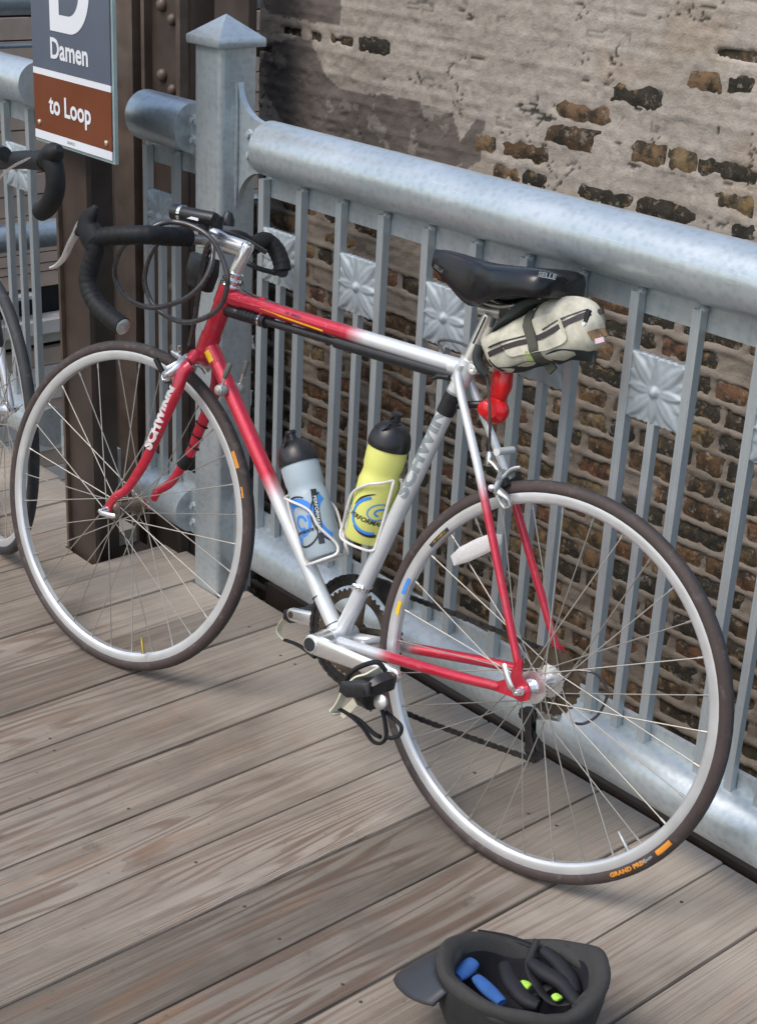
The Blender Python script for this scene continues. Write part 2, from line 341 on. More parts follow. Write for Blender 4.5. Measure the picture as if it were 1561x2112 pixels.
force=[(-3.733,1.055,1),(-3.661,1.013,1),(-3.874,1.053,1),(-3.595,1.035,2),(-3.510,1.075,2),(-3.996,1.025,1),(-2.299,1.187,1),(-2.235,1.183,1),(-2.358,1.197,2),(-2.361,1.129,1),(-2.411,0.930,1),(-2.183,0.928,2),(-2.449,0.876,1),(-2.186,0.864,1),(-2.923,0.800,2),(-2.979,0.797,1),(-2.709,0.803,2),(-3.044,0.869,1),(-2.445,0.798,2),(-2.167,0.798,2),(-2.753,0.874,0),(-2.685,0.941,1),(-2.540,1.012,0),(-4.024,0.409,2),(-3.945,0.409,1),(-4.002,0.510,1)]
rows=[]; k0=int(math.floor(WZ0/CH)); nb=[]
for k in range(k0,int(WZ1/CH)+1):
    x=WX0-rng.rand()*.2; 
    while x<WX1:
        L=rng.choice([.205,.205,.198,.150,.098,.098,.120]); nb.append([x+.006,x+L-.006,k*CH+.006,(k+1)*CH-.006,k]); x+=L
exposed=[]
for (x0,x1,z0,z1,k) in nb:
    xc,zc=(x0+x1)/2,(z0+z1)/2; th=.46+.15*(xc+4.0)
    p=1/(1+math.exp((zc-th)/.055)); p=max(p,.03 if xc<-3 else .06+.05*(xc+3)); fr=None
    if zc<.25: p=1
    for (fx,fz,ty) in force:
        if x0-.006<=fx<=x1+.006 and z0-.006<=fz<=z1+.006: fr=ty
    e=1. if (fr is not None or rng.rand()<p) else 0.
    if zc<th and rng.rand()<.06: e=0.
    mask=(XX>x0-.004)&(XX<x1+.004)&(ZZ>z0-.004)&(ZZ<z1+.004)
    if not mask.any(): continue
    X=XX[mask];Z=ZZ[mask]
    mg=.0035+.018*(n1[mask]-.4)+.014*(n2[mask]-.5)+rng.rand()*.003+(.016 if zc>th-.10 else .0015)
    cx=np.minimum(X-x0,x1-X)-mg; cz=np.minimum(Z-z0,z1-Z)-mg*.8; d=np.minimum(cx,cz)
    if e>0:
        cov[mask]=np.maximum(cov[mask],sst(-.001,.0055,d)); exposed.append((x0,x1,z0,z1,k,fr))
    else:
        # parged over: faint relief of the brick, cracked edges
        H[mask]+=.0035*sst(0,.010,d)*(rng.rand()-.25); cr_=(np.abs(d+.012*(n2[mask]-.5))<.0036)&(n4[mask]+.5*(n1[mask]-.5)>.60); crack[mask]=np.maximum(crack[mask],cr_*(.45 if rng.rand()<.35 else .06)); H[mask]-=cr_*.0012
zz2=ZZ+.010*(n3-.5)+.006*(n4-.5); zc_=np.abs(((zz2/CH)+.5)%1-.5)*CH
ridge=np.exp(-(zc_/.0080)**2)*np.clip(.55+1.5*(vnoise(XX*.35,ZZ,.09,71)-.35),.25,1.3)
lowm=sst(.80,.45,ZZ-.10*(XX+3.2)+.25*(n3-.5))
H+= .0075*ridge*(.30+.50*lowm)+.007*(n1-.5)+.008*(n3-.5)+.004*(n2-.5)+.006*(vnoise(XX,ZZ,.07,55)-.5)
H=np.where(cov>0,H*(1-cov)-.020*cov,H)
def inpoly(px,pz,poly):
    ins=np.zeros_like(px,bool); n=len(poly)
    for i in range(n):
        x1,z1=poly[i]; x2,z2=poly[(i+1)%n]
        c=((z1>pz)!=(z2>pz))&(px<(x2-x1)*(pz-z1)/((z2-z1) or 1e-9)+x1); ins^=c
    return ins
stain=np.zeros_like(XX)
lc=np.abs(vnoise(XX*.30,ZZ+.004*n1,.045,88)-.5); lc=(lc<.010)*sst(.50,.58,vnoise(XX,ZZ,.16,91))*(1-lowm); crack=np.maximum(crack,lc*.9*(cov<.2)); H=H-lc*.004
for poly in ([[(-4.120,1.167),(-3.728,1.202),(-3.726,1.091),(-3.852,1.084),(-4.074,1.080),(-4.113,1.094)],[(-4.102,0.988),(-4.008,1.009),(-3.947,1.031),(-3.873,1.032),(-3.835,0.993),(-3.801,0.939),(-3.723,0.894),(-3.498,0.915),(-3.327,0.911),(-3.214,0.904),(-3.160,0.759),(-3.270,0.740),(-3.714,0.745),(-3.985,0.745),(-4.065,0.806),(-4.125,0.897)],[(-3.134,0.892),(-3.086,0.899),(-3.093,0.791),(-3.149,0.754),(-3.195,0.815)]]):
    stain=np.maximum(stain,inpoly(XX+.02*(n1-.5)+.03*(n4-.5),ZZ+.012*(n2-.5)+.02*(n4-.5),poly).astype(float))
stain*=np.where(n1>.66,.5,1.)
ny,nx=XX.shape
verts=np.stack([XX.ravel(),(YW-H).ravel(),ZZ.ravel()],1)
idx=np.arange(nx*ny).reshape(ny,nx); quads=np.stack([idx[:-1,:-1],idx[:-1,1:],idx[1:,1:],idx[1:,:-1]],-1).reshape(-1,4)
me=bpy.data.meshes.new('mortar'); me.vertices.add(len(verts)); me.vertices.foreach_set('co',verts.ravel()); me.loops.add(quads.size); me.loops.foreach_set('vertex_index',quads.ravel()); me.polygons.add(len(quads)); me.polygons.foreach_set('loop_start',np.arange(0,quads.size,4)); me.polygons.foreach_set('loop_total',np.full(len(quads),4)); me.update()
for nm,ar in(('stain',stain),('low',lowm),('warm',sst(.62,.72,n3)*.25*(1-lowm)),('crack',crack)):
    a=me.attributes.new(nm,'FLOAT','POINT'); a.data.foreach_set('value',ar.ravel().astype(np.float32))
me.shade_smooth(); me.materials.append(MORT)
wall=empty('brick_wall',Matrix.Translation((0,0,0)),label='old brick wall smeared with pale mortar standing behind the railing',cat='wall')
link('mortar',me,wall)
# wall body behind the face
MB().box(((WX0+WX1)/2,YW+.20,-.2),(WX1-WX0,.32,3.9)).build('wall_core',simple('wall_core_brick',(.06,.045,.035),.9),wall)
def bricks_mesh(seed):
    r=random.Random(seed); m=MB(); nxx,nz=7,4; rowsv=[]
    for j in range(nz):
        rw=[]
        for i in range(nxx):
            u=i/(nxx-1)-.5; v=j/(nz-1)-.5; e=(abs(u)>.49) or (abs(v)>.49)
            rw.append((u+(0 if not e else r.uniform(-.02,.02)),-.5-(.0 if e else .12)+r.uniform(-.05,.05),v+(0 if not e else r.uniform(-.03,.03))))
        rowsv.append(rw)
    m.grid(rowsv); o=len(m.v); back=[(-.5,.5,-.5),(.5,.5,-.5),(.5,.5,.5),(-.5,.5,.5)]
    m.v+=back; m.a+=[0]*4
    b=[i for i in range(nxx)]; t=[(nz-1)*nxx+i for i in range(nxx)]; L=[j*nxx for j in range(nz)]; Rr=[j*nxx+nxx-1 for j in range(nz)]
    m.f+=[tuple(b+[o+1,o]),tuple(t+[o+2,o+3]),tuple(L+[o+3,o]),tuple(Rr+[o+2,o+1])]
    me=m.mesh('brick'); return me
BRO=brickm(.86,'ochre_brick'); BRD=brickm(.05,'sooty_brick')
bm_=[bricks_mesh(s) for s in range(6)]
for q in bm_: q.materials.append(BRICK)
bmo=bricks_mesh(20); bmo.materials.append(BRO); bmd=bricks_mesh(21); bmd.materials.append(BRD)
def vis(b): return abs((b[0]+b[1])/2+2.9)/1.15+abs((b[2]+b[3])/2-.25)/1.3+(5 if (b[0]>-1.75) else 0)+(3 if b[2]<-.95 else 0)
exposed.sort(key=vis); rest=MB()
for i,(x0,x1,z0,z1,k,fr) in enumerate(exposed):
    L=x1-x0+.004; hh=z1-z0+.006; dep=.05; y=YW+dep/2+.0015+.003*random.random()
    me_=bmo if fr==1 else bmd if fr==2 else random.choice(bm_)
    if i<298:
        link('brick',me_,wall,mw=Matrix.Translation(((x0+x1)/2,y,(z0+z1)/2))@Matrix.Rotation(random.choice((0,math.pi)),4,'Y')@Matrix.Diagonal((L,dep,hh,1)))
    else: rest.box(((x0+x1)/2,y+.004,(z0+z1)/2),(L,dep,hh))
o=rest.build('brick_remainder',BRICK,wall); o['kind']='stuff'
# ---------------------------------------------------------------- deck
deck=empty('deck',kind='structure')
DSC=MB().lathe((0,0,0),(0,0,1),[(-.004,.0034),(.0004,.0034),(.0007,.002),(.0007,0)],10).mesh('deck_screw'); DSC.materials.append(simple('rusty_screw',(.10,.075,.06),.5,.5,0,.3,60))
PX=[-2.236,-2.092,-1.947,-1.802,-1.653,-1.507,-1.3625,-1.2235]; PT=.1437
edges=[-2.236-PT*i for i in range(18,0,-1)]+PX+[-1.2235+PT*i for i in range(1,12)]
tones={-2.236:.95,-2.092:1.0,-1.947:1.02,-1.802:1.04,-1.653:.66,-1.507:.76,-1.3625:1.03,-1.2235:.90,-2.3797:.98,-2.5234:.80,-2.6671:1.0}
tv=[1.0,.96,.92,1.05,.84,.99,.9,1.03]
for i,(a,b) in enumerate(zip(edges[:-1],edges[1:])):
    y1=1.944+random.uniform(-.006,.006); y0=-.9; gp=.0013+random.uniform(0,.0011); x0,x1=-(b-a)/2+gp,(b-a)/2-gp; xc=(a+b)/2
    tn=tones.get(round(a,4),random.choice(tv)); tz=random.uniform(-.0015,.0015)
    prof=[(x0,-.038),(x1,-.038),(x1,-.004),(x1-.0012,-.0012),(x1-.004,0),(x0+.004,0),(x0+.0012,-.0012),(x0,-.004)]
    m=MB(); 
    def seg(ya,yb,xa=None,xb=None):
        pr=[(min(max(x,xa if xa is not None else -9),xb if xb is not None else 9),z) for x,z in prof]
        n=len(pr); m.add([(x,ya,z+tz) for x,z in pr]+[(x,yb,z+tz) for x,z in pr],[tuple(range(n)),tuple(range(2*n-1,n-1,-1))]+[(q,q+n,(q+1)%n+n,(q+1)%n) for q in range(n)],[tn]*(2*n))
    # notch round the posts and the column
    lim=y1
    for (pa,pb,yy) in ((-2.655,-2.551,1.828),(-3.244,-3.142,1.826),(-2.995,-2.870,1.688)):
        if pb>a and pa<b:
            la,lb=max(pa,a)-xc,min(pb,b)-xc
            lim=min(lim,yy)
    if lim<y1:
        seg(y0,lim)
        for (pa,pb,yy) in ((-2.655,-2.551,1.828),(-3.244,-3.142,1.826),(-2.995,-2.870,1.688)):
            if pb>a and pa<b:
                ye=(y1-.04) if pa>-2.7 else 1.89
                if pa-a>.02: seg(lim,ye,None,pa-xc)
                if b-pb>.02: seg(lim,ye,pb-xc,None)
    else: seg(y0,y1 if a>-2.52 else 1.905+random.uniform(-.008,.008))
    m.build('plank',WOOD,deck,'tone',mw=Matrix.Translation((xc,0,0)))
    for sy in (1.79,1.22):
        for sx in (-.045,.047):
            if (lim<y1 and sy>1.5) or random.random()<.35: continue
            if -3.3<xc<-.6: link('deck_screw',DSC,deck,mw=Matrix.Translation((xc+sx+random.uniform(-.006,.006),sy+random.uniform(-.012,.012),tz-.0004)))
MB().box((-2.4,1.88,-.145),(5.2,.05,.20)).build('joist',STEEL,deck)
MB().box((-1.45,1.972,-.12),(2.2,.030,.25)).build('fascia_beam',STEEL,deck)
# ---------------------------------------------------------------- railings
RY=1.886; RZ=1.0195; RR=.0541; BZ=.141
GALM=simple('cast_galvanised_flower',(.36,.41,.44),.58,.3,0,.15,30,.15)
def flower_mesh():
    n=46; S=.1095; rows=[]
    for j in range(n):
        rw=[]
        for i in range(n):
            u=(i/(n-1)-.5)*2; v=(j/(n-1)-.5)*2; r=math.hypot(u,v); th=math.atan2(v,u)
            e=1+.018*math.sin(th*30)*(max(abs(u),abs(v))>.95)
            pet=0.
            for kk in range(16):
                t0=kk*math.pi/8; main=kk%2==0; L=(1.40 if kk%4==2 else 1.02) if main else 1.12
                du=u*math.cos(t0)+v*math.sin(t0); dv=-u*math.sin(t0)+v*math.cos(t0)
                if .05<du<L:
                    wv=(.25 if kk%4==2 else .20) if main else .20
                    wv=wv*math.sin(math.pi*min(1,(du/L))**.85)+.015; q=abs(dv)/wv
                    if q<1: pet=max(pet,(1-q**2.2)*(1. if main else .45)*(.6+.4*math.sin(math.pi*du/L))-(.22 if main else .1)*math.exp(-(q*4)**2))
            hgt=.0060*pet
            if r<.17: hgt=max(hgt,.0085*math.sqrt(max(0,1-(r/.17)**2))+.0035+.0007*math.sin(th*8))
            rw.append((u*S/2*e,-.006-hgt,v*S/2*e))
        rows.append(rw)
    m=MB().grid(rows); o=len(m.v)
    bd=[i for i in range(n)]+[j*n+n-1 for j in range(1,n)]+[(n-1)*n+i for i in range(n-2,-1,-1)]+[j*n for j in range(n-2,0,-1)]
    bk=[(m.v[i][0],.006,m.v[i][2]) for i in bd]; m.v+=bk; m.a+=[0]*len(bk); L=len(bd)
    for q in range(L): m.f.append((bd[q],bd[(q+1)%L],o+(q+1)%L,o+q))
    m.f.append(tuple(o+q for q in range(L))); me=m.mesh('flower_panel',ang=180); me.materials.append(GALM); return me
FLW=flower_mesh()
BAR=MB().box((0,0,0),(1,1,1)).mesh('baluster'); BAR.materials.append(GAL)
def railing(name,x0,x1,bars,flowers,label,group='galvanised railing sections',p0=None,p1=None):
    r=empty(name,Matrix.Translation((0,0,0)),label=label,cat='railing',group=group)
    p0=x0 if p0 is None else p0; p1=x1 if p1 is None else p1
    n=max(2,int((p1-p0)/.12))
    for nm,zz in(('top_rail',RZ),('bottom_rail',BZ)):
        MB().tube([(p0+(p1-p0)*i/n,RY,zz) for i in range(n+1)],RR,40).build(nm,GAL,r)
    MB().box(((x0+x1)/2,RY+.006,.944),(x1-x0,.009,.044)).build('top_flat_bar',GAL,r)
    MB().box(((x0+x1)/2,RY+.006,.190),(x1-x0,.010,.068)).build('bottom_flat_bar',GAL,r)
    for bx,bw in bars: link('baluster',BAR,r,mw=Matrix.Translation((bx,RY-.0085,(.958+.158)/2))@Matrix.Diagonal((bw,bw,.800,1)))
    for fx in flowers:
        link('flower_panel',FLW,r,mw=Matrix.Translation((fx,RY-.008,.808)))
        link('baluster',BAR,r,mw=Matrix.Translation((fx,RY-.0085,(.755+.158)/2))@Matrix.Diagonal((.0145,.0145,.597,1)))
    for bx,bw in bars[1:]:
        m=MB(); m.lathe((bx+.004,RY-.006,.958),(0,0,1),[(-.004,.008),(.002,.009),(.006,.006),(.008,.0)],8); m.build('weld_bead',GAL,r)
    return r
BW=.0170
X0=-2.479; P=.1223
bars=[(X0+P*i,BW) for i in range(0,17)]
flw=[X0+P*(i+.5) for i in range(0,16,2)]
railing('railing',-2.488,-.48,bars,flw,'long galvanised steel railing with flower castings, bicycle saddle leaning on its top pipe',p0=-2.475,p1=-.46)
railing('railing',-2.93,-2.70,[(-2.905,BW),(-2.795,BW*.9)],[-2.850],'short galvanised railing stub between the brown column and the capped post',p0=-2.925,p1=-2.735)
lb=[(-3.43-P*i,BW) for i in range(14)]
railing('railing',-5.2,-3.42,lb,[-3.43-P*(i+.5) for i in range(0,13,2)],'galvanised railing left of the brown column, second bicycle leaning on it',p0=-5.25,p1=-3.395)
def post(xc,label,sides=(1,-1)):
    r=empty('railing_post',Matrix.Translation((xc,1.878,0)),label=label,cat='post',group='square galvanised railing posts')
    h=.047; rd=.013; pr=[]
    for sx,sy,a0 in((1,1,0),(-1,1,90),(-1,-1,180),(1,-1,270)):
        for q in range(7):
            a=R(a0+q*15); pr.append((sx*(h-rd)+rd*math.cos(a),sy*(h-rd)+rd*math.sin(a)))
    m=MB(); m.prism(pr,(0,0,.47),(1,0,0),(0,1,0),1.468); m.build('post_shaft',GAL,r)
    c=.0575; vs=[]
    m=MB(); b=.0015
    for z,cc in((1.203,c-b),(1.205,c),(1.2185,c),(1.2205,c-b)):
        vs+=[(-cc,-cc,z),(cc,-cc,z),(cc,cc,z),(-cc,cc,z)]
    vs+=[(0,0,1.2625)]
    fs=[(3,2,1,0)]
    for k in range(3):
        for q in range(4): fs.append((k*4+q,k*4+(q+1)%4,k*4+4+(q+1)%4,k*4+4+q))
    for q in range(4): fs.append((12+q,12+(q+1)%4,16))
    m.add(vs,fs); m.build('cap',GAL,r)
    for s in sides:
        for zc,flip in((RZ,1),(BZ,-1)):
            up=[];dn=[]
            for q in range(11):
                t=q/10*math.pi/2; up.append((s*(.058+.062*(1-math.cos(t)) if 1 else 0),.058+ .100*(1-math.sin(t))))
            top=[(s*.046,zc+.118)]+[(s*(.047+.086*(1-math.cos(R(9*q)))),zc+.048+.068*(1-math.sin(R(9*q)))) for q in range(11)]
            bt=.085 if flip==1 else .050
            bot=[(s*(.047+.086*(1-math.cos(R(9*q)))),zc-.052-bt*(1-math.sin(R(9*q)))) for q in range(10,-1,-1)]+[(s*.046,zc-.052-bt-.008)]
            if flip==-1: bot=[(x,max(z,-.10)) for x,z in bot]
            m=MB(); m.prism([(x,z) for x,z in top+bot],(0,.004,0),(1,0,0),(0,0,1),.014); m.build('gusset_plate',GAL,r)
            for dz in(.020,-.022):
                m=MB(); m.lathe((s*.098,-.006,zc+dz),(0,-1,0),[(0,.0125),(.006,.0125),(.0075,.011),(.0075,.0065),(.013,.006),(.014,.0)],6); m.build('bolt',GALM,r)
            # slotted pipe end collar
        MB().tube([(s*.0478,-.007,z) for z in(.885,.95,1.05,1.135)],[.002,.0045,.0045,.002],8).build('weld_seam',GAL,r)
    return r
post(-2.616,'tall capped galvanised post nearest the front wheel of the red bicycle')
post(-3.193,'galvanised post half hidden left of the brown riveted column')
# ---------------------------------------------------------------- brown steel column
cl=empty('steel_column',Matrix.Translation((-2.93,1.71,-1)),label='dark brown riveted steel column with the station sign fixed to it',cat='column')
def wbox(name,mat,x0,x1,y0,y1,z0,z1,par,org):
    return MB().box(((x0+x1)/2-org[0],(y0+y1)/2-org[1],(z0+z1)/2-org[2]),(x1-x0,y1-y0,z1-z0)).build(name,mat,par)
OC=(-2.93,1.71,-1)
wbox('flange',STEEL,-2.987,-2.872,1.700,1.712,-1.2,1.76,cl,OC)
wbox('web',STEEL,-2.938,-2.930,1.712,1.800,-1.2,1.76,cl,OC)
wbox('angle_iron',STEEL,-2.929,-2.905,1.713,1.722,-1.2,1.76,cl,OC)
wbox('back_plate',STEEL,-3.60,-3.215,2.202,2.216,-1.2,1.6,cl,OC)
wbox('cover_strip',STEEL2,-3.52,-3.425,2.170,2.2015,-1.2,1.76,cl,OC); wbox('cover_strip',STEEL2,-3.400,-3.385,2.180,2.2015,-1.2,1.76,cl,OC); wbox('angle_iron',STEEL2,-2.9865,-2.9775,1.690,1.6995,-1.2,1.76,cl,OC); wbox('cover_strip',STEEL2,-3.238,-3.22,2.175,2.2015,-1.2,1.76,cl,OC)
riv=MB().lathe((0,0,0),(0,-1,0),[(0,.015),(.004,.0145),(.009,.011),(.012,.005),(.0125,0)],14).mesh('rivet'); riv.materials.append(STEEL2)
for i in range(-6,4):
    for xx in(-3.335,-3.290):
        link('rivet',riv,cl,mw=Matrix.Translation((xx-OC[0],2.201-OC[1],1.035+.168*i-(.030 if xx>-3.31 else 0)-OC[2]))@Matrix.Diagonal((1.15,1.15,1.15,1)) if xx<-3.31 else Matrix.Translation((xx-OC[0],2.201-OC[1],1.005+.168*i-OC[2])))
gd=empty('steel_girder',Matrix.Translation((-3.7,2.7,-1)),label='dark steel girder post with an added dark backdrop sheet behind the capped railing post',cat='girder')
OG=(-3.7,2.7,-1)
wbox('web',STEEL,-4.02,-4.01,2.66,2.90,-2,1.5,gd,OG)
wbox('flange',STEEL,-3.735,-3.572,2.64,2.66,-2,1.45,gd,OG)
wbox('dark_backdrop',STEEL,-4.30,-3.91,2.90,2.92,-2,1.5,gd,OG)  # dark sheet added behind the gap to keep the bright sky out
# ---------------------------------------------------------------- station sign
SX0,SX1,SY=-3.012,-2.700,1.664
sg=empty('station_sign',Matrix.Translation((SX0,SY,.955)),label='blue and brown station sign reading Damen to Loop on the steel column',cat='sign')
def sbox(name,mat,x0,x1,y0,y1,z0,z1): return MB().box(((x0+x1)/2-SX0,(y0+y1)/2-SY,(z0+z1)/2-.955),(x1-x0,y1-y0,z1-z0)).build(name,mat,sg)
SB=.974
sbox('backing_frame',SEDGE,SX0-.002,SX1+.003,SY+.001,SY+.009,SB-.007,1.75)
sbox('blue_panel',SGREY,SX0,SX1-.004,SY-.0020,SY,1.122,1.74)
sbox('brown_panel',SBROWN,SX0,SX1-.004,SY-.0020,SY,.992,1.108)
sbox('white_band',SWHITE,SX0,SX1-.004,SY-.0022,SY,1.1085,1.1215)
sbox('white_band',SWHITE,SX0,SX1-.004,SY-.0022,SY,SB,.9915)
sxc=(SX0+SX1-.004)/2
def stext(s,size,x,z,mat=SWHITE,bold=.0,sx=1.): 
    flatbm(textmesh(s,size,bold,0,sx),(x-SX0,-.0030,z-.955),(1,0,0),(0,0,1),'lettering',mat,sg)
stext('Damen',.058,sxc-.003,1.166,bold=.0014,sx=.90); stext('to Loop',.056,sxc-.006,1.051,bold=.0014,sx=.92); 
def dpoly(x0,z0,W,Hh_,r,nn=14):
    pts=[(x0,z0),(x0,z0+Hh_)]
    for q in range(nn+1): a=R(90-90*q/nn); pts.append((x0+W-r+r*math.cos(a),z0+Hh_-r*1.15+r*1.15*math.sin(a)))
    for q in range(nn+1): a=R(-90*q/nn); pts.append((x0+W-r+r*math.cos(a),z0+r*1.15+r*1.15*math.sin(a)))
    return pts
po=dpoly(-.0785,0,.157,.200,.080); pi=dpoly(-.0785+.038,.034,.157-.078,.132,.044); nd=len(po)
bm=bmesh.new(); A=[bm.verts.new((x,z,0)) for x,z in po]; Bv=[bm.verts.new((x,z,0)) for x,z in pi]
for q in range(nd): bm.faces.new((A[q],A[(q+1)%nd],Bv[(q+1)%nd],Bv[q]))
flatbm(bm,(-2.855-SX0,-.0030,1.203-.955),(1,0,0),(0,0,1),'lettering',SWHITE,sg)
stext('SIGNCO',.008,sxc-.005,.983,INK)
for x in(SX0+.020,SX1-.024):
    MB().lathe((x-SX0,-.002,1.002-.955+(.004 if x>-2.9 else .006)),(0,-1,0),[(0,.006),(.002,.006),(.0035,.004),(.004,0)],12).build('screw',SCREWW,sg)
for z in(1.05,1.5): MB().box(((-2.93)-SX0,.022,z-.955),(.08,.027,.05)).build('bracket',STEEL,sg)
# ---------------------------------------------------------------- beyond the left railing
fr=empty('railing',Matrix.Translation((0,0,0)),label='far galvanised railing running away behind the left railing',cat='railing',group='galvanised railing sections')
XF=-5.15
MB().tube([(XF,2.2+i*.2,1.03) for i in range(14)],.05,24).build('top_rail',GAL,fr)
MB().tube([(XF,2.2+i*.2,.185) for i in range(14)],.052,24).build('bottom_rail',GAL,fr)
MB().tube([(XF,2.2+i*.2,.875) for i in range(14)],.009,10).build('middle_rail',GAL,fr)
for i in range(2): link('baluster',BAR,fr,mw=Matrix.Translation((XF,2.62+i*.95,.50))@Matrix.Diagonal((.05,.05,1.25,1)))
st=empty('wooden_stair',Matrix.Translation((-6.3,3,-1)),label='tan plank stair side with pale treads seen through the left railing',cat='stair')
def yb(name,mat,x,z0,z1,y0=2.0,y1=5.2,dx=.04): MB().box((x+6.3,(y0+y1)/2-3,(z0+z1)/2+1),(dx,y1-y0,z1-z0)).build(name,mat,st)
z=.02
for i in range(9): yb('board',TAN,-6.2+.006*(i%2),.0+.095*i,.088+.095*i)
for a_,b_ in((-.068,-.006),(-.118,-.074),(-.172,-.124),(-.222,-.178),(-.262,-.228),(-.335,-.268)): yb('board',TAN,-6.2+random.uniform(0,.012),a_,b_)
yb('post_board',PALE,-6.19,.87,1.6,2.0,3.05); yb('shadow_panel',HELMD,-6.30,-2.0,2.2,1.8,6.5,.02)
yb('board',TAN,-6.19,.87,1.6,3.40,3.62)
yb('tread',PALE,-6.18,-.372,-.356,1.9,3.36,.10); yb('tread',PALE,-6.16,-.535,-.475,1.9,4.9,.12)
yb('riser',PALE,-6.24,-.62,-.54); 
for i in range(9): yb('board',PALE if i%3 else TAN,-6.20+.004*(i%3),-.715-.085*i,-.635-.085*i)
# ---------------------------------------------------------------- wheels
def wheel(root,name,C,t,lv,u,flange=(.036,.036),hubr=.019,seed=0,label=None,tlabel=None,rimname='rim',spk=32,rot=0.,oln=.05,black=False,hubm=None):
    hubm=hubm or ALU
    # C centre, t forward, lv left (axle), u up : all in root space
    C=V(C);t=V(t);lv=V(lv);u=V(u)
    rp=[(-.0095,.3165),(-.0085,.3175),(-.0075,.3140),(.0075,.3140),(.0085,.3175),(.0095,.3165),(.0098,.3150),(.0100,.3040),(.0088,.3010),(.0062,.2985),(-.0062,.2985),(-.0088,.3010),(-.0100,.3040),(-.0098,.3150)]
    rim=MB().lathe(C,lv,rp,96,closedp=True,ref=u).build(name,RIMM,root,ang=30,label=label)
    tp=[];ta=[]
    for k in range(20):
        a=math.pi*(-.62)+ (math.pi*1.24)*k/19; tp.append((.0128*math.sin(a),.3235+.0128*math.cos(a))); ta.append(1. if abs(a)>.50 and not black else 0.)
    tp.append((.0065,.3135));tp.append((-.0065,.3135)); ta+=[0,0] if black else [1,1]
    MB().lathe(C,lv,tp,96,ta,closedp=True,ref=u).build('tyre',TYRE,rim,'side',ang=60,label=tlabel)
    f0,f1=flange
    hp=[(-oln,.0),(-oln,.0065),(-oln+.004,.0065),(-oln+.004,.0085),(-f1-.006,.011),(-f1-.003,.0145),(-f1-.002,hubr+.005),(-f1+.001,hubr+.005),(-f1+.003,.015),(-f1+.014,.0115),(f0-.014,.0115),(f0-.003,.015),(f0-.001,hubr+.005),(f0+.002,hubr+.005),(f0+.003,.0145),(f0+.006,.011),(oln-.004,.0085),(oln-.004,.0065),(oln,.0065),(oln,0.)]
    MB().lathe(C,lv,hp,28,ref=u).build('hub',hubm,rim,ang=30)
    sm=MB().cyl((0,0,0),(0,0,1),.00115,n=6); sm.cyl((0,0,.955),(0,0,1.0),.0021,n=6); sm=sm.mesh('spoke'); sm.materials.append(SPOKE)
    half=spk//2
    for side in(0,1):
        for i in range(half):
            a=2*math.pi*(i+.5*side)/half+rot
            cross=(1 if i%2 else -1)*2*math.pi/half*2.6
            ah=a+cross; fl=(f0-.001 if side==0 else -f1+.001)+(.0016 if i%2 else -.0016)
            hr=hubr+.001
            p0=C+lv*fl+(u*math.cos(ah)+t*math.sin(ah))*hr
            p1=C+(u*math.cos(a)+t*math.sin(a))*.2995
            d=p1-p0; q=d.to_track_quat('Z','Y').to_matrix().to_4x4()
            link('spoke',sm,rim,mw=Matrix.Translation(p0)@q@Matrix.Diagonal((1,1,d.length,1)))
    return rim
# ---------------------------------------------------------------- red and silver bicycle
BT,BL,BU=V((-0.98460,-0.17480,0.00000)),V((0.17159,-0.96650,0.19087)),V((-0.03336,0.18793,0.98161)); BO=V((-1.44648,1.63252,0.00000))
BM=Matrix((BT,BL,BU)).transposed().to_4x4(); BM.translation=BO
bk=empty('bicycle',BM,label='red and silver racing bicycle leaning with its saddle against the railing',cat='bicycle',group=None)
FT,FL,FU=V((0.99895,0.04500,-0.00875)),V((-0.04503,0.99898,-0.00411)),V((0.00856,0.00450,0.99995)); FC=V((1.01834,-0.01053,0.33832))   # front wheel axes in bicycle space
rw=wheel(bk,'rear_wheel',(0,0,.3360),(1,0,0),(0,1,0),(0,0,1),flange=(.034,.020),hubr=.0225,oln=.061,rot=.10)
fw=wheel(bk,'front_wheel',FC,FT,FL,FU,flange=(.035,.035),hubr=.017,oln=.048,rot=.03,hubm=HUBB)
def fade(pts,f): return [f(V(p)) for p in pts]
def tubef(name,a,b,ra,rb,ff,n=20,seg=24,fl=1.,up=None,par=bk,curve=None):
    pts=[lerp(a,b,i/seg) for i in range(seg+1)] if curve is None else curve
    N=len(pts); rs=[ra+(rb-ra)*i/(N-1) for i in range(N)]
    m=MB().tube(pts,rs,n,at=[ff(i/(N-1)) for i in range(N)],fl=fl,up=up); return m.build(name,PAINT,par,'fade')
def sm_(a,b,x): t=max(0,min(1,(x-a)/(b-a))); return t*t*(3-2*t)
HT,HB=V((0.8134,-0.0000,0.8300)),V((0.8512,0.0000,0.6986)); SC=V((0.2620,0.0000,0.8045)); BB=V((.425,0,.268))
red=lambda t:0.; sil=lambda t:1.
tubef('head_tube',HT,HB,.0178,.0178,red,28,10)
tubef('top_tube',HT+(HB-HT)*.14,SC+V((0,0,.000)),.0135,.0135,lambda t:sm_(.535,.63,t))
tubef('down_tube',HT+(HB-HT)*.86,BB,.0150,.0150,lambda t:sm_(.46,.56,t))
tubef('seat_tube',SC+(SC-BB)*.028,BB,.0148,.0148,sil)
hx=(HT-HB).normalized()
for p,q,r_ in((HT+hx*.004,HT-hx*.036,.0198),(HB+hx*.036,HB-hx*.004,.0198)): MB().tube([p,q],r_,26,at=[0,0]).build('lug',PAINT,bk,'fade')
tt=(SC-HT).normalized(); dd=(BB-HB).normalized()
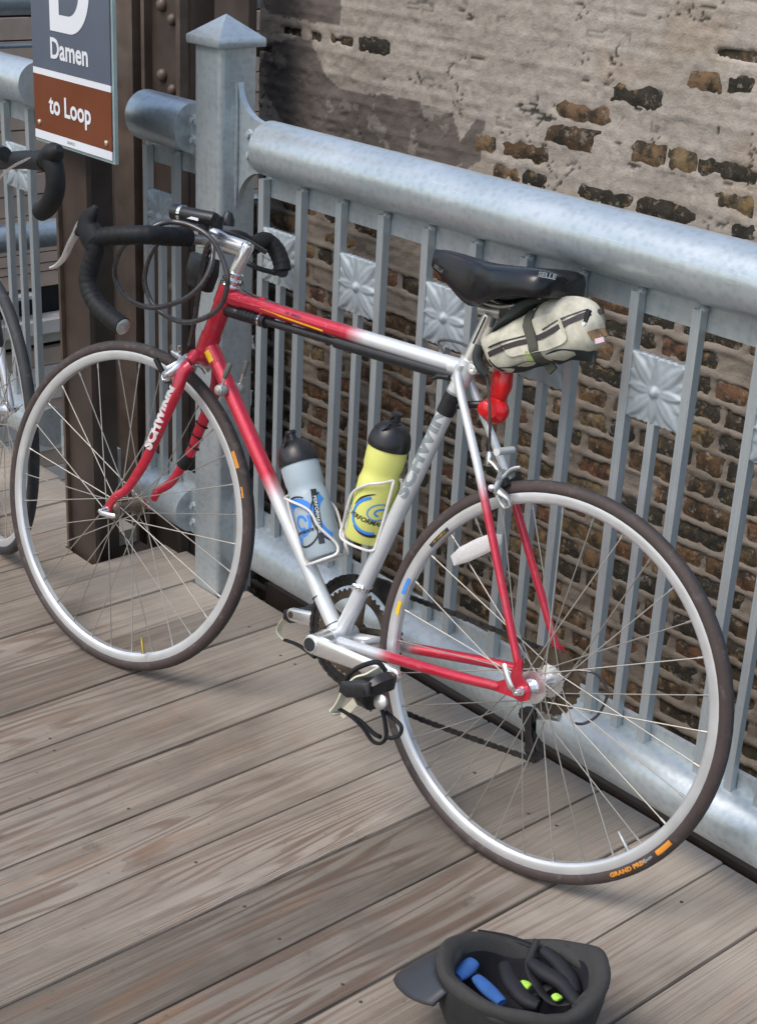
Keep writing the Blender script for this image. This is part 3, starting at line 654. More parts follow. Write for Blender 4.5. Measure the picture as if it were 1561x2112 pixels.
for o_,d_,r_ in((HT+(HB-HT)*.14,(SC-(HT+(HB-HT)*.14)).normalized(),.0152),(HT+(HB-HT)*.86,(BB-(HT+(HB-HT)*.86)).normalized(),.0166)):
    MB().tube([o_+d_*.012,o_+d_*.036,o_+d_*.047],[r_,r_,r_-.0012],22,at=[0,0,0]).build('lug_sleeve',PAINT,bk,'fade')
MB().tube([BB+V((0,-.034,0)),BB+V((0,.034,0))],.0200,28,at=[1,1]).build('bottom_bracket',PAINT,bk,'fade')
m=MB().tube([SC+(BB-SC)*.045,SC+(SC-BB)*.030],[.0170,.0170],24,at=[1,1]); m.tube([SC+V((.030,0,-.002)),SC],[.0150,.0150],20,at=[1,1])
m.tube([SC+V((-.022,.014,.004)),SC+V((-.022,-.014,.004))],[.0085]*2,16,at=[1,1]); m.box(SC+V((-.014,0,.004)),(.02,.014,.014)); m.a[-8:]=[1]*8
m.build('seat_cluster',PAINT,bk,'fade')
MB().lathe(SC+V((-.022,.0138,.004)),(0,1,0),[(0,.0058),(.004,.0058),(.004,.0025),(.002,.0)],14).build('seat_bolt',ALU,bk)
# stays
DN=V((-.002,.064,.338)); DF=V((-.002,-.064,.338))
for s,d in((1,DN),(-1,DF)):
    top=SC+V((-.004,s*.016,-.006)); e=d+V((.022,-s*.003,.040))
    pts=cat([top+V((.006,0,.012)),top+V((0,s*.002,-.02)),lerp(top,e,.35)+V((0,s*.006,0)),lerp(top,e,.75)+V((0,s*.003,0)),e],8)
    tubef('seat_stay',None,None,.0078,.0068,lambda t:1-sm_(.50,.58,t),14,curve=pts)
    q0=BB+V((-.012,s*.022,-.001)); q1=d+V((.045,-s*.003,-.012))
    pts=cat([q0,lerp(q0,q1,.3)+V((0,s*.004,0)),lerp(q0,q1,.7)+V((0,s*.008,0)),q1],8)
    tubef('chain_stay',None,None,.0112,.0082,lambda t:1-sm_(.30,.40,t),16,curve=pts)
    m=MB(); out=[(.050,-.004),(.028,.012),(.024,.046),(.012,.048),(.008,.020),(-.006,.012),(-.014,.002),(-.014,-.012),(-.002,-.020),(.014,-.018),(.050,-.020)]
    m.prism([(x,z) for x,z in out],d,(1,0,0),(0,0,1),.006); m.build('dropout',PAINT,bk,'fade')
m=MB(); m.tube([V((.115,-.040,.335-.012)),V((.115,.040,.335-.012))],.001,6)
bridge=V((.158,0,.690)); MB().tube([bridge+V((0,-.024,0)),bridge+V((0,.024,0))],.0065,14,at=[1,1]).build('brake_bridge',PAINT,bk,'fade')
MB().tube([V((.355,-.02,.283)),V((.355,.024,.283))],.006,12,at=[1,1]).build('stay_bridge',PAINT,bk,'fade')
# fork
CRN=HB-hx*.012
for s,px in((1,[(0.8636,0.0240,0.6708),(0.8693,0.0340,0.6550),(0.8720,0.0400,0.6221),(0.8847,0.0440,0.5787),(0.9046,0.0460,0.5185),(0.9162,0.0480,0.4799),(0.9362,0.0490,0.4389),(0.9612,0.0500,0.3973),(0.9882,0.0510,0.3746),(1.0000,0.0520,0.3521)]),(-1,None)):
    if s==1:
        near=[V(p) for p in px]; pts=near
    else:
        # mirror of the near blade about the front wheel plane
        pts=[]
        for p in near: d=(p-FC).dot(FL); pts.append(p-FL*(2*d))
    pts=cat(pts,5); N=len(pts); rs=[.0118-.0055*(i/(N-1)) for i in range(N)]
    MB().tube(pts,rs,16,at=[0]*N,fl=1.25,up=tuple(FT)).build('fork_blade',PAINT,bk,'fade')
    MB().lathe(FC+FL*s*.048,FL*s,[(0,.011),(.006,.011),(.006,.0)],16).build('fork_end',PAINT,bk,'fade')
m=MB(); m.tube([CRN+FL*.036-hx*.006,CRN+FL*.028+hx*.002,CRN,CRN-FL*.028+hx*.002,CRN-FL*.036-hx*.006],[.011,.014,.0185,.014,.011],18,at=[0]*5); m.build('fork_crown',PAINT,bk,'fade')
# black inner-tube binding on the far blade and cable tie wraps
fb=[p-FL*(2*((p-FC).dot(FL))) for p in near]
MB().tube([lerp(fb[5],fb[6],.3),lerp(fb[5],fb[6],.95)],[.0122,.0118],14,fl=1.2,up=tuple(FT)).build('tape_wrap',RUB,bk)
for a_,b_,q in((2,3,.6),(3,4,.25),(3,4,.7),(4,5,.2),(4,5,.8)):
    c_=lerp(fb[a_],fb[b_],q); dr=(fb[b_]-fb[a_]).normalized()+FL*.25
    MB().tube([c_-dr*.0011,c_+dr*.0011],.0128,14,fl=1.2,up=tuple(FT)).build('thread_binding',RUB,bk)
# headset, stem
hs=MB(); hs.lathe(HT,hx,[(-.001,.0195),(.006,.0200),(.008,.0185),(.0085,.016),(.012,.0165),(.013,.0190),(.018,.0195),(.020,.0175),(.0205,.015),(.024,.0172),(.031,.0172),(.032,.0135),(.033,.0115)],28); hs.build('headset',CHROME,bk)
MB().lathe(HB,-hx,[(-.001,.0195),(.004,.0200),(.007,.0185),(.009,.0200),(.011,.0185),(.011,.0)],28).build('headset',ALUD,bk)
QT=V((0.7823,-0.0000,0.9164)); 
MB().tube([HT+hx*.025,QT-hx*.004,QT],[.0122,.0128,.0108],24).build('stem_quill',ALU,bk)
MB().lathe(QT+hx*.0005,hx,[(0,.0062),(.0015,.006),(.0015,.003),(-.002,.0)],14).build('stem_bolt',ALUD,bk)
CL=QT+FT*.098-hx*.003+V((0,0,-.004))
ex=(CL-QT).normalized()
m=MB(); m.tube([QT-hx*.013,lerp(QT-hx*.013,CL,.5),CL-ex*.012],[.0120,.0125,.0155],20,fl=1.45,up=tuple(hx)); m.tube([CL-FL*.021,CL-FL*.019,CL+FL*.019,CL+FL*.021],[.0165,.0185,.0185,.0165],24); m.build('stem_extension',ALU,bk)
# handlebar : near side profile measured in the plane of the near drop
NL=.198
hbn=[(0.8587,0.0600,0.9026),(0.8886,0.1200,0.8947),(0.9163,0.1650,0.8877)]
cl0=CL; 
bend=V((0.9560,0.2050,0.8858)); 
drop=[V(p) for p in ((0.9632,0.2050,0.8607),(0.9716,0.2050,0.8273),(0.9692,0.2050,0.7993),(0.9472,0.2050,0.7726),(0.9117,0.2050,0.7569),(0.8681,0.2050,0.7441))]
def mirror(p): d=(p-CL).dot(FL); return p-FL*(2*d)
near_c=cat([CL+FL*.060,CL+FL*.120,CL+FL*.165+FT*.006,bend+FT*.004]+drop,8)
MB().tube([CL-FL*.062,CL+FL*.062],.0129,20).build('handlebar',ALUD,bk)
def tape(pts,name='bar_tape'):
    N=len(pts); L=0; rs=[]
    out=[];
    P=[V(p) for p in pts]; 
    # resample finely and add wrap ridges
    res=[]
    for i in range(N-1):
        n=max(1,int((P[i+1]-P[i]).length/.0022))
        for k in range(n): res.append(lerp(P[i],P[i+1],k/n))
    res.append(P[-1]); d=0; rr=[]
    for i,p in enumerate(res):
        if i: d+=(p-res[i-1]).length
        rr.append(.0168+.0010*(((d/.013)%1)) )
    return MB().tube(res,rr,18).build(name,RUB,bk,ang=70)
tape(near_c); far_c=cat([CL-FL*.060,CL-FL*.090,V((0.8813,-0.1200,0.8991)),V((0.8955,-0.1700,0.9089)),V((0.8822,-0.1900,0.8959)),V((0.8664,-0.1950,0.8730)),V((0.8593,-0.1950,0.8571))],8); tape(far_c)
for pc in(near_c,):
    e=pc[-1]; d=(pc[-1]-pc[-3]).normalized(); MB().lathe(e,d,[(0,.0150),(.003,.0155),(.006,.012),(.007,0)],20).build('bar_end_plug',ALUD,bk)
MB().lathe(CL+FL*.060,FL,[(-.004,.0140),(-.004,.0175),(.010,.0178),(.012,.0150)],20).build('tape_finish',RUB,bk)
for s in(1,):
    mf=(lambda p:p)
    hb_=[mf(V(p)) for p in ((0.9624,0.2050,0.8776),(0.9748,0.2060,0.8876),(0.9878,0.2060,0.9011),(0.9877,0.2060,0.9151),(0.9797,0.2060,0.9288),(0.9728,0.2060,0.9413))]
    pts=cat(hb_,5); N=len(pts); rs=[]
    for i in range(N):
        t=i/(N-1); rs.append(.0200 if t<.2 else (.0200-.004*(t-.2)/.3 if t<.5 else .0160-.0125*((t-.5)/.5)**1.2))
    MB().tube(pts,rs,16,fl=1.30,up=tuple(FT)).build('brake_hood',RUB,bk)
    lv_=[mf(V(p)) for p in ((1.0043,0.2060,0.9122),(1.0123,0.2060,0.8976),(1.0176,0.2060,0.8825),(1.0287,0.2060,0.8627),(1.0414,0.2060,0.8352),(1.0574,0.2060,0.8178),(1.0750,0.2060,0.8089))]
    pts=cat(lv_,5); N=len(pts); rs=[.0095-.0062*abs(i/(N-1)-.35)**1.2 for i in range(N)]; rs[0]=.003; rs[-1]=.0022
    MB().tube(pts,rs,12,fl=.55,up=tuple(FT)).build('brake_lever',ALU,bk)
    MB().tube([mf(V((1.0002,0.2060,0.8971))),mf(V((1.0141,0.2060,0.8858)))],[.010,.008],12).build('lever_bracket',RUB,bk)
# brake cable housings looping in front of the head tube
loopA=[(0.9074,0.1500,0.9049),(0.8846,0.1300,0.9284),(0.8664,0.1100,0.9361),(0.8289,0.1000,0.9345),(0.7918,0.0900,0.9207),(0.7690,0.0800,0.8921),(0.7521,0.0750,0.8561),(0.7596,0.0700,0.8148),(0.7832,0.0700,0.7848),(0.8311,0.0700,0.7601),(0.8774,0.0700,0.7546),(0.9173,0.0750,0.7654),(0.9448,0.0750,0.7855),(0.9554,0.0800,0.8136),(0.9522,0.0800,0.8527),(0.9379,0.0750,0.8874),(0.9246,0.0600,0.9067),(0.9055,0.0400,0.9229),(0.8883,0.0000,0.9269),(0.8712,-0.0500,0.9195),(0.8617,-0.0900,0.9081),(0.8531,-0.1300,0.8925)]
loopB=[(0.9421,0.1500,0.8836),(0.9689,0.1400,0.8566),(0.9857,0.1300,0.8238),(0.9792,0.1200,0.7943),(0.9543,0.1100,0.7739),(0.9141,0.1000,0.7696),(0.8787,0.0900,0.7807),(0.8383,0.0850,0.8028),(0.8102,0.0800,0.8328),(0.8029,0.0700,0.8656),(0.8107,0.0600,0.8937),(0.8284,0.0500,0.9086),(0.8585,0.0300,0.8858),(0.8707,0.0200,0.8199),(0.8805,0.0100,0.7531),(0.8935,0.0000,0.7012)]
MB().tube(cat([V((0.8589,-0.1950,0.8552)),V((0.8687,-0.1950,0.8523)),V((0.8796,-0.1800,0.8507)),V((0.8962,-0.1600,0.8547)),V((0.9171,-0.1500,0.8609))],5),[.015]*3+[.009]*6+[.0065]*12,12,fl=.8).build('brake_lever',BLK,bk)
MB().tube(cat(loopA,8),.0049,12).build('cable_housing',CABLE,bk)
MB().tube(cat(loopB,8),.0049,12).build('cable_housing',CABLE,bk)
# front light on a bracket, and cycle computer
La,Lb=V((0.9309,0.0550,0.9465)),V((0.8364,0.0450,0.9500)); Lb=La+(Lb-La).normalized()*.105; ld=(Lb-La).normalized()
MB().lathe(La,ld,[(0,.0),(.0005,.0125),(.003,.0155),(.020,.0155),(.021,.0145),(.095,.0135),(.100,.012),(.102,.0)],22).build('front_lamp',BLK,bk)
MB().lathe(La+ld*.020,ld,[(0,.0150),(0,.0163),(.007,.0163),(.007,.0150)],22).build('lamp_ring',CHROME,bk)
MB().box(La+ld*.060+V((0,.0140,-.004)),(.030,.001,.005),Matrix.Rotation(-.0,3,'Y')).build('lamp_label',SWHITE,bk)
MB().tube([La+ld*.075,La+ld*.075+V((0,-.004,-.030))],[.008,.011],12).build('lamp_bracket',BLK,bk)
MB().tube([V((0.8473,0.0200,0.9333)),V((0.8456,0.0200,0.9497)),V((0.8622,0.0200,0.9576))],[.011,.010,.004],14).build('lamp_switch',BLK,bk)
q=V((0.8609,-0.0200,0.9537)); MB().lathe(q+V((0,0,-.016)),(0,0,1),[(0,.014),(.012,.013),(.024,.007),(.027,0)],16).build('bell',BLK,bk)
q=V((0.8872,-0.0000,0.8428)); MB().pillow([(q.x+a,q.z+b) for a,b in((-.030,.030),(.028,.034),(.034,.0),(.022,-.028),(-.022,-.034),(-.032,.0))],.020,q.y,7,4).build('lamp_battery_box',BLK,bk)
MB().tube([q+V((0,0,.03)),CL+V((-.01,0,-.015))],.006,10).build('box_bracket',BLK,bk)
# top tube cable, pump and pegs
tu=(V((0,0,1))-tt*tt.z).normalized()
ta0=HT+(HB-HT)*.14
MB().tube(cat([V((0.7934,-0.0100,0.8451)),ta0+tt*.06+tu*.0172+V((0,-.006,0)),ta0+tt*.30+tu*.0172+V((0,-.006,0)),ta0+tt*.50+tu*.0168,V((0.3258,-0.0000,0.8363)),V((0.2816,0.0000,0.8429)),V((0.2411,0.0040,0.8300)),V((0.2128,0.0080,0.8000)),V((0.1957,0.0040,0.7383)),V((0.1884,0.0000,0.6902)),V((0.1861,-0.0000,0.6758))],8),.0025,10).build('cable_housing',CABLE,bk)
for q_ in(.085,.285,.47): MB().box(ta0+tt*q_+tu*.0150+V((0,-.006,0)),(.014,.006,.009),Matrix(((tt.x,0,tu.x),(0,1,0),(tt.z,0,tu.z)))).build('cable_guide',PAINT,bk)
P0,P1=V((0.8148,-0.0000,0.7866)),V((0.2710,0.0000,0.7866)); pd=(P1-P0).normalized(); PLn=(P1-P0).length
prof=[(0,.0),(0,.0085),(.004,.0115),(.030,.0120)]
for i in range(5): prof+=[(.034+i*.009,.0104),(.036+i*.009,.0122),(.040+i*.009,.0122),(.042+i*.009,.0104)]
prof+=[(.082,.0118),(.100,.0118),(.101,.0132),(.104,.0132),(.105,.0074),(.270,.0074),(.272,.0112),(PLn-.03,.0112),(PLn-.015,.0105),(PLn-.004,.0095),(PLn,.0)]
MB().lathe(P0,pd,prof,22).build('frame_pump',BLK,bk)
MB().lathe(P0+pd*.089,pd,[(0,.0118),(0,.0130),(.004,.0130),(.004,.0118)],22).build('pump_ring',CHROME,bk)
MB().tube([V((0.2838,0.0140,0.7848)),V((0.3041,0.0160,0.7817)),V((0.3158,0.0170,0.7730))],[.004,.005,.002],10).build('pump_lever',BLK,bk)
# seat tube and down tube fittings
bs=lambda p,q,a,b,r_,nm,mt: MB().tube([lerp(p,q,a),lerp(p,q,b)],r_,20).build(nm,mt,bk)
bs(SC,BB,.085,.155,.0158,'lamp_clamp',BLK); bs(SC,BB,.79,.805,.0163,'derailleur_clamp',CHROME)
for a_ in(.80,.86,.905,.955): bs(HB,BB,a_,a_+.0035,.0157,'tape_edge',INK) if a_ in(.86,.955) else None
q=lerp(SC,BB,.797)
for k in(-1,0,1): MB().lathe(q+V((.012*0-.009*k,.0165-abs(k)*.003,.0)),(0,1,0),[(0,.0045),(.004,.0045),(.005,.003),(.005,0)],10).build('clamp_bolt',CHROME,bk)
MB().prism([(-.03,-.012),(-.005,-.018),(.025,-.008),(.028,.010),(.0,.012),(-.03,.004)],lerp(SC,BB,.80)+V((-.022,-.042,.0)),(1,0,0),(0,0,1),.008).build('front_derailleur',GREASE,bk)
# down tube shifters
q=HB+(BB-HB)*.0; sb=lerp(HT+(HB-HT)*.86,BB,.165)
for s in(1,-1):
    c_=sb+V((0,s*.017,0))
    MB().lathe(c_,(0,s,0),[(-.004,.010),(.002,.0125),(.006,.0125),(.010,.011),(.015,.009),(.016,.0065),(.018,.006),(.019,0)],22).build('shift_boss',ALUD,bk)
    d_=V((-.30,0,.95)).normalized() if s==1 else V((-.12,0,.99)).normalized()
    MB().tube([c_+V((0,s*.008,0))+d_*.004,c_+V((0,s*.009,0))+d_*.022,c_+V((0,s*.010,0))+d_*.030],[.0035,.0028,.0045],10).build('shift_lever',ALU,bk)
    MB().tube([c_+V((0,s*.010,0))+d_*.026,c_+V((0,s*.011,0))+d_*.034,c_+V((0,s*.011,0))+d_*.055,c_+V((0,s*.011,0))+d_*.058],[.0048,.0058,.0056,.003],12,fl=.8,up=(0,1,0)).build('lever_sleeve',simple('grey_rubber_sleeve',(.115,.112,.10),.7) ,bk)
# quick releases
def qr(c,ax,tipdir,name='quick_release'):
    m=MB(); m.lathe(c,ax,[(0,.0085),(.008,.0085),(.012,.006),(.016,.0065),(.021,.0045),(.022,0)],16); m.build('axle_nut',CHROME,bk)
    p=c+V(ax)*.016; m=MB(); m.tube(cat([p,p+V(tipdir)*.010+V(ax)*.010,p+V(tipdir)*.030+V(ax)*.012,p+V(tipdir)*.052+V(ax)*.010],5),[.0035]+[.0042]*4+[.0052]*10+[.003],10,fl=.6,up=tuple(ax)); m.build(name,ALU,bk)
qr(FC+FL*.052,FL,(-.97,0,.10)); qr(V((0,.064,.336)),V((0,1,0)),(.55,0,.80))
MB().lathe(FC-FL*.052,-FL,[(0,.009),(.008,.009),(.010,.004),(.012,0)],14).build('axle_nut',CHROME,bk)
# cassette, derailleur, chainset
for i in range(7):
    r_=.0570-.0050*i; n=28-2*i; y=-.0235-.0047*i; pts=[]
    for k in range(n*2): rr=r_+(.0024 if k%2 else -.0018); a=math.pi*k/n; pts.append((rr*math.cos(a),rr*math.sin(a)))
    MB().prism(pts,(0,y,.336),(1,0,0),(0,0,1),.0018).build('sprocket',GREASEB,bk)
def ring(r_,n,y,name,mat,inner):
    m=MB(); N=n*4; o_=[];i_=[]
    for k in range(N):
        a=2*math.pi*k/N; ph=k%4; rr=r_+(.0028 if ph in(1,2) else -.0016)
        o_.append((rr*math.cos(a),rr*math.sin(a))); i_.append((inner*math.cos(a),inner*math.sin(a)))
    vs=[];
    for yy in(y-.0012,y+.0012):
        vs+=[(BB.x+a,yy,BB.z+b) for a,b in o_]; vs+=[(BB.x+a,yy,BB.z+b) for a,b in i_]
    fs=[]
    for k in range(N):
        q=(k+1)%N; fs+=[(k,q,N+q,N+k),(2*N+k,3*N+k,3*N+q,2*N+q),(k,2*N+k,2*N+q,q),(N+k,N+q,3*N+q,3*N+k)]
    m.add(vs,fs); return m.build(name,mat,bk)
ring(.1045,52,-.0475,'chainring',GREASE,.088); ring(.081,42,-.0405,"chainring",GREASEB,.066)
for k in range(5):
    a=2*math.pi*k/5+.35; MB().tube([BB+V((0,-.046,0)),BB+V((.092*math.cos(a),-.046,.092*math.sin(a)))],[.014,.007],10,fl=.35,up=(0,1,0)).build('chainring_arm',GREASEB,bk)
    MB().lathe(BB+V((.072*math.cos(a),-.039,.072*math.sin(a))),(0,1,0),[(0,.006),(.004,.006),(.004,0)],12).build('chainring_bolt',ALUD,bk)
def crank(c0,c1,s):
    c0=V(c0);c1=V(c1); d=(c1-c0).normalized(); L=(c1-c0).length; nz=V((0,1,0)); e=d.cross(nz).normalized()
    m=MB(); out=[]
    for k in range(9): a=math.pi/2+math.pi*k/8; out.append((.0175*math.cos(a),.0175*math.sin(a)))
    for k in range(9): a=-math.pi/2+math.pi*k/8; out.append((L+.0125*math.cos(a),.0125*math.sin(a)))
    n=len(out); th=.0065; lay=[]
    for y,kk in((-th,.72),(-th*.6,1.),(th*.6,1.),(th,.72)):
        lay.append([c0+d*(x if 0<x<L else (x*kk if x<=0 else L+(x-L)*kk))+e*(yy*kk)+nz*y for x,yy in out])
    vs=[p for l_ in lay for p in l_]; fs=[tuple(range(n))[::-1],tuple(range(3*n,4*n))]
    for i in range(3):
        for k in range(n): fs.append((i*n+k,i*n+(k+1)%n,(i+1)*n+(k+1)%n,(i+1)*n+k))
    m.add(vs,fs); return m.build('crank_arm',ALU,bk)
CN0=V((0.4122,0.0800,0.2621)); CN1=V((0.2346,0.0860,0.2800))
CF1=V((0.6047,-0.0820,0.2371))
MB().tube([BB+V((0,-.06,0)),BB+V((0,.074,0))],.010,16).build('crank_axle',GREASEB,bk)
MB().tube([BB+V((0,.034,0)),BB+V((0,.040,0)),BB+V((0,.066,0))],[.019,.0205,.017],24).build('bracket_cup',ALUD,bk)
CN0=BB+V((0,.076,0)); crank(CN0,CN1,1); crank(BB+V((0,-.066,0)),CF1,-1)
MB().lathe(CN0+V((0,.0062,0)),(0,1,0),[(0,.0145),(.0025,.0145),(.0028,.0128)],24).build('crank_eye',ALU,bk)
MB().lathe(CN0+V((0,.0066,0)),(0,1,0),[(0,.0125),(.0030,.0125),(.0032,0)],24).build('dust_cap',INK,bk)
MB().lathe(CF1+V((0,.005,0)),(0,1,0),[(0,.0068),(.0022,.0068),(.0022,.0)],18).build('pedal_axle',GREASEB,bk)
# chain
def chain(pts):
    P=cat(pts,10); m=MB(); d=0; last=P[0]; acc=0; res=[P[0]]
    for i in range(1,len(P)):
        seg=(P[i]-P[i-1]).length; n=max(1,int(seg/.001))
        for k in range(n):
            p=lerp(P[i-1],P[i],(k+1)/n)
            if (p-res[-1]).length>=.0127/2*.99: res.append(p)
    k=0
    for i in range(len(res)-1):
        a,b=res[i],res[i+1]; d_=(b-a).normalized(); e=d_.cross(V((0,1,0))).normalized(); mt=Matrix((d_,V((0,1,0)),e)).transposed()
        big=(i//2)%2; m.box((a+b)/2,((b-a).length*1.02,.0062 if big else .0046,.0088 if i%2==0 else .0068),mt)
        if i%2==0: m.tube([a+V((0,-.0036,0)),a+V((0,.0036,0))],.0043,8)
    return m.build('chain',GREASE,bk)
y=-.0475; cyv=-.036; pts=[]
for k in range(13): a=R(98-16*k*1.02+0); 
arc=[(BB.x+.1045*math.cos(R(a)),y,BB.z+.1045*math.sin(R(a))) for a in range(100,-101,-20)]
UP=V((0.0333,-0.0360,0.2583)); LP=V((0.0128,-0.0360,0.2040))
top=[(.0,cyv,.336+.040),(.05,cyv,.376)]
chain([(-.036,cyv,.352),(-.020,cyv,.370),(.004,cyv,.3765),(.15,-.040,.377)]+arc+[(.25,-.042,(BB.z-.1045+LP.z-.02)/2-.008),(LP.x+.010,cyv,LP.z-.019),(LP.x-.006,cyv,LP.z-.019),(LP.x-.018,cyv,LP.z-.006),(LP.x-.014,cyv,LP.z+.010),(UP.x+.012,cyv,UP.z-.006),(UP.x+.012,cyv,UP.z+.010)])
m=MB()
for p in(UP,LP): m.lathe(p+V((0,-.004,0)),(0,1,0),[(0,.0),(0,.013),(.001,.0155),(.007,.0155),(.008,.013),(.008,0)],11)
m.build('jockey_wheel',GREASE,bk)
for yy in(-.0075,.0075): 
    MB().tube([UP+V((0,yy,.004)),lerp(UP,LP,.5)+V((0,yy,0)),LP+V((0,yy,-.004))],[.010,.006,.011],14,fl=.10,up=(0,1,0)).build('derailleur_cage',GREASE,bk)
MB().tube([V((-.008,-.066,.318)),V((-.012,-.062,.300)),UP+V((-.018,-.018,.010)),UP+V((0,-.012,0))],[.010,.014,.015,.010],14).build('rear_derailleur',ALUD,bk)
MB().lathe(UP+V((-.030,-.030,.004)),(-.8,0,.1),[(-.012,.008),(0,.0085),(.012,.0075),(.014,.004)],14).build('cable_adjuster',ALUD,bk)
MB().tube(cat([V((-0.0370,-0.0700,0.2631)),V((-0.0496,-0.0800,0.2658)),V((-0.0651,-0.0900,0.2847)),V((-0.0740,-0.0900,0.3188)),V((-0.0684,-0.0880,0.3390)),V((-0.0473,-0.0800,0.3562)),V((-0.0207,-0.0700,0.3528))],7),.0026,8).build('cable_housing',CABLE,bk)
# pedals
def pedal(c,s,near):
    c=V(c); m=MB()
    m.tube([c,c+V((0,s*.030,-.001)),c+V((0,s*.090,-.004))],[.008,.007,.005],12); m.build('pedal_spindle',GREASEB,bk)
    pc=c+V((.008,s*.052,-.010)); rot=Matrix.Rotation(R(20),3,'Y')
    m=MB()
    for y_ in(-.034,.034): m.pillow([(pc.x+(rot@V((a,0,b))).x,pc.z+(rot@V((a,0,b))).z) for a,b in((-.034,.012),(-.010,.016),(.030,.013),(.036,-.004),(.020,-.014),(-.026,-.012))],.007,pc.y+s*y_,5,3)
    m.tube([pc+V((0,-.034,0)),pc+V((0,.034,0))],.014,14); m.build('pedal_body',BLK,bk)
    return pc
pn=pedal(CN1+V((0,.006,0)),1,True); pf=pedal(CF1+V((0,-.006,0)),-1,False)
def ribbon(pts,wd,th,mat,name,up): 
    P=cat(pts,6); m=MB(); 
    vs=[];fs=[];N=len(P)
    for i,p in enumerate(P):
        t_=(P[min(i+1,N-1)]-P[max(i-1,0)]).normalized(); a=V(up); a=(a-t_*a.dot(t_)).normalized(); b=t_.cross(a)
        vs+=[p+a*wd/2+b*th/2,p-a*wd/2+b*th/2,p-a*wd/2-b*th/2,p+a*wd/2-b*th/2]
    for i in range(N-1):
        for k in range(4): fs.append((i*4+k,i*4+(k+1)%4,(i+1)*4+(k+1)%4,(i+1)*4+k))
    fs+=[(0,1,2,3),(4*N-4,4*N-1,4*N-2,4*N-3)]
    return m.add(vs,fs).build(name,mat,bk)
MB().tube(cat([V((0.3005,0.1300,0.2473)),V((0.2908,0.1350,0.2715)),V((0.2708,0.1350,0.2930)),V((0.2434,0.1300,0.3090)),V((0.2307,0.1200,0.2960))],6),.0062,10,fl=.7).build('toe_clip_edge',RUB,bk)
ribbon([V((0.2376,0.1250,0.2979)),V((0.2459,0.1450,0.2883)),V((0.2619,0.1550,0.2773)),V((0.2766,0.1600,0.2509)),V((0.2842,0.1600,0.2259)),V((0.2977,0.1550,0.2037))],.014,.003,CREAMS,'toe_strap',(.2,.9,.3))
ribbon([V((0.2788,0.1200,0.2240)),V((0.2953,0.1200,0.1997)),V((0.3057,0.1200,0.1866))],.014,.003,CREAMS,'toe_strap',(.6,.2,.6))
MB().tube([V((0.3057,0.1550,0.2059)),V((0.2940,0.1550,0.2015)),V((0.2859,0.1500,0.2053))],.006,10,fl=.5).build('strap_buckle',ALUD,bk)
MB().pillow([(0.2800,0.2674),(0.2498,0.2751),(0.2237,0.2997),(0.2051,0.2952),(0.2061,0.2714),(0.2311,0.2522),(0.2295,0.2299),(0.2541,0.2311),(0.2723,0.2464)],.030,.135,7,3).build('toe_clip_body',BLK,bk)
MB().tube(cat([V((0.2893,0.1500,0.2112)),V((0.2617,0.1500,0.2076)),V((0.2388,0.1450,0.1960)),V((0.2178,0.1400,0.1783)),V((0.2005,0.1400,0.1808)),V((0.1922,0.1400,0.1956)),V((0.1994,0.1400,0.2191)),V((0.2101,0.1400,0.2396))],7),.0048,10,fl=.6).build('toe_clip_loop',RUB,bk)
MB().tube(cat([V((0.3118,0.1000,0.1844)),V((0.2808,0.1000,0.1828)),V((0.2392,0.1100,0.1771)),V((0.2173,0.1200,0.1810))],6),.0042,8).build('toe_clip_loop',RUB,bk)
MB().tube(cat([V((0.2091,0.1300,0.2325)),V((0.1926,0.1300,0.2284)),V((0.1732,0.1300,0.2202)),V((0.1731,0.1300,0.2053)),V((0.1838,0.1350,0.1960)),V((0.1913,0.1400,0.1960))],7),.0036,8).build('toe_clip_loop',RUB,bk)
MB().lathe(V((0.2071,0.1550,0.2561)),(0,1,.2),[(-.006,.013),(.0,.013),(.003,.009),(.004,0)],16).build('cleat_bolt',ALUD,bk)
ribbon([V((0.6640,-0.1400,0.2023)),V((0.6855,-0.1500,0.1747)),V((0.6848,-0.1500,0.1584)),V((0.6565,-0.1400,0.1535))],.012,.003,CREAMS,'toe_strap',(.2,.9,.3))
MB().tube(cat([V((0.6514,-0.1300,0.1591)),V((0.6156,-0.1200,0.1654)),V((0.5819,-0.1100,0.1670)),V((0.5478,-0.1000,0.1650))],5),.0055,8,fl=.6).build('toe_clip_loop',RUB,bk)
# brakes
rb=V((.150,0,.708))
def arm(pts,rs,mat=ALUD,fl=.6,name='brake_arm'): return MB().tube(cat([V(p) for p in pts],5),[rs[0]+(rs[1]-rs[0])*i/((len(pts)-1)*5) for i in range((len(pts)-1)*5+1)],12,fl=fl,up=(1,0,0)).build(name,mat,bk)
arm([(0.1769,0.0120,0.6709),(0.1640,0.0120,0.6661),(0.1486,0.0140,0.6556),(0.1421,0.0260,0.6452)],(.006,.009))
arm([(0.1225,-0.0000,0.6701),(0.1333,0.0080,0.6644),(0.1402,0.0160,0.6499),(0.1401,0.0300,0.6395),(0.1392,0.0300,0.6274)],(.005,.009))
arm([(0.1398,0.0300,0.6297),(0.1290,0.0280,0.6277),(0.1155,0.0260,0.6215),(0.1103,0.0260,0.6114)],(.009,.0045))
arm([(0.1365,0.0300,0.6240),(0.1276,0.0280,0.6132),(0.1171,0.0270,0.6062),(0.1103,0.0260,0.6114)],(.007,.0045))
arm([(0.1607,-0.0100,0.6512),(0.1526,-0.0240,0.6397),(0.1406,-0.0260,0.6244),(0.1325,-0.0240,0.6033)],(.008,.006))
MB().lathe(V((0.1772,0.0120,0.6725)),(0,0,1),[(-.012,.006),(.004,.0065),(.012,.0045),(.014,0)],12).build('cable_anchor',CHROME,bk)
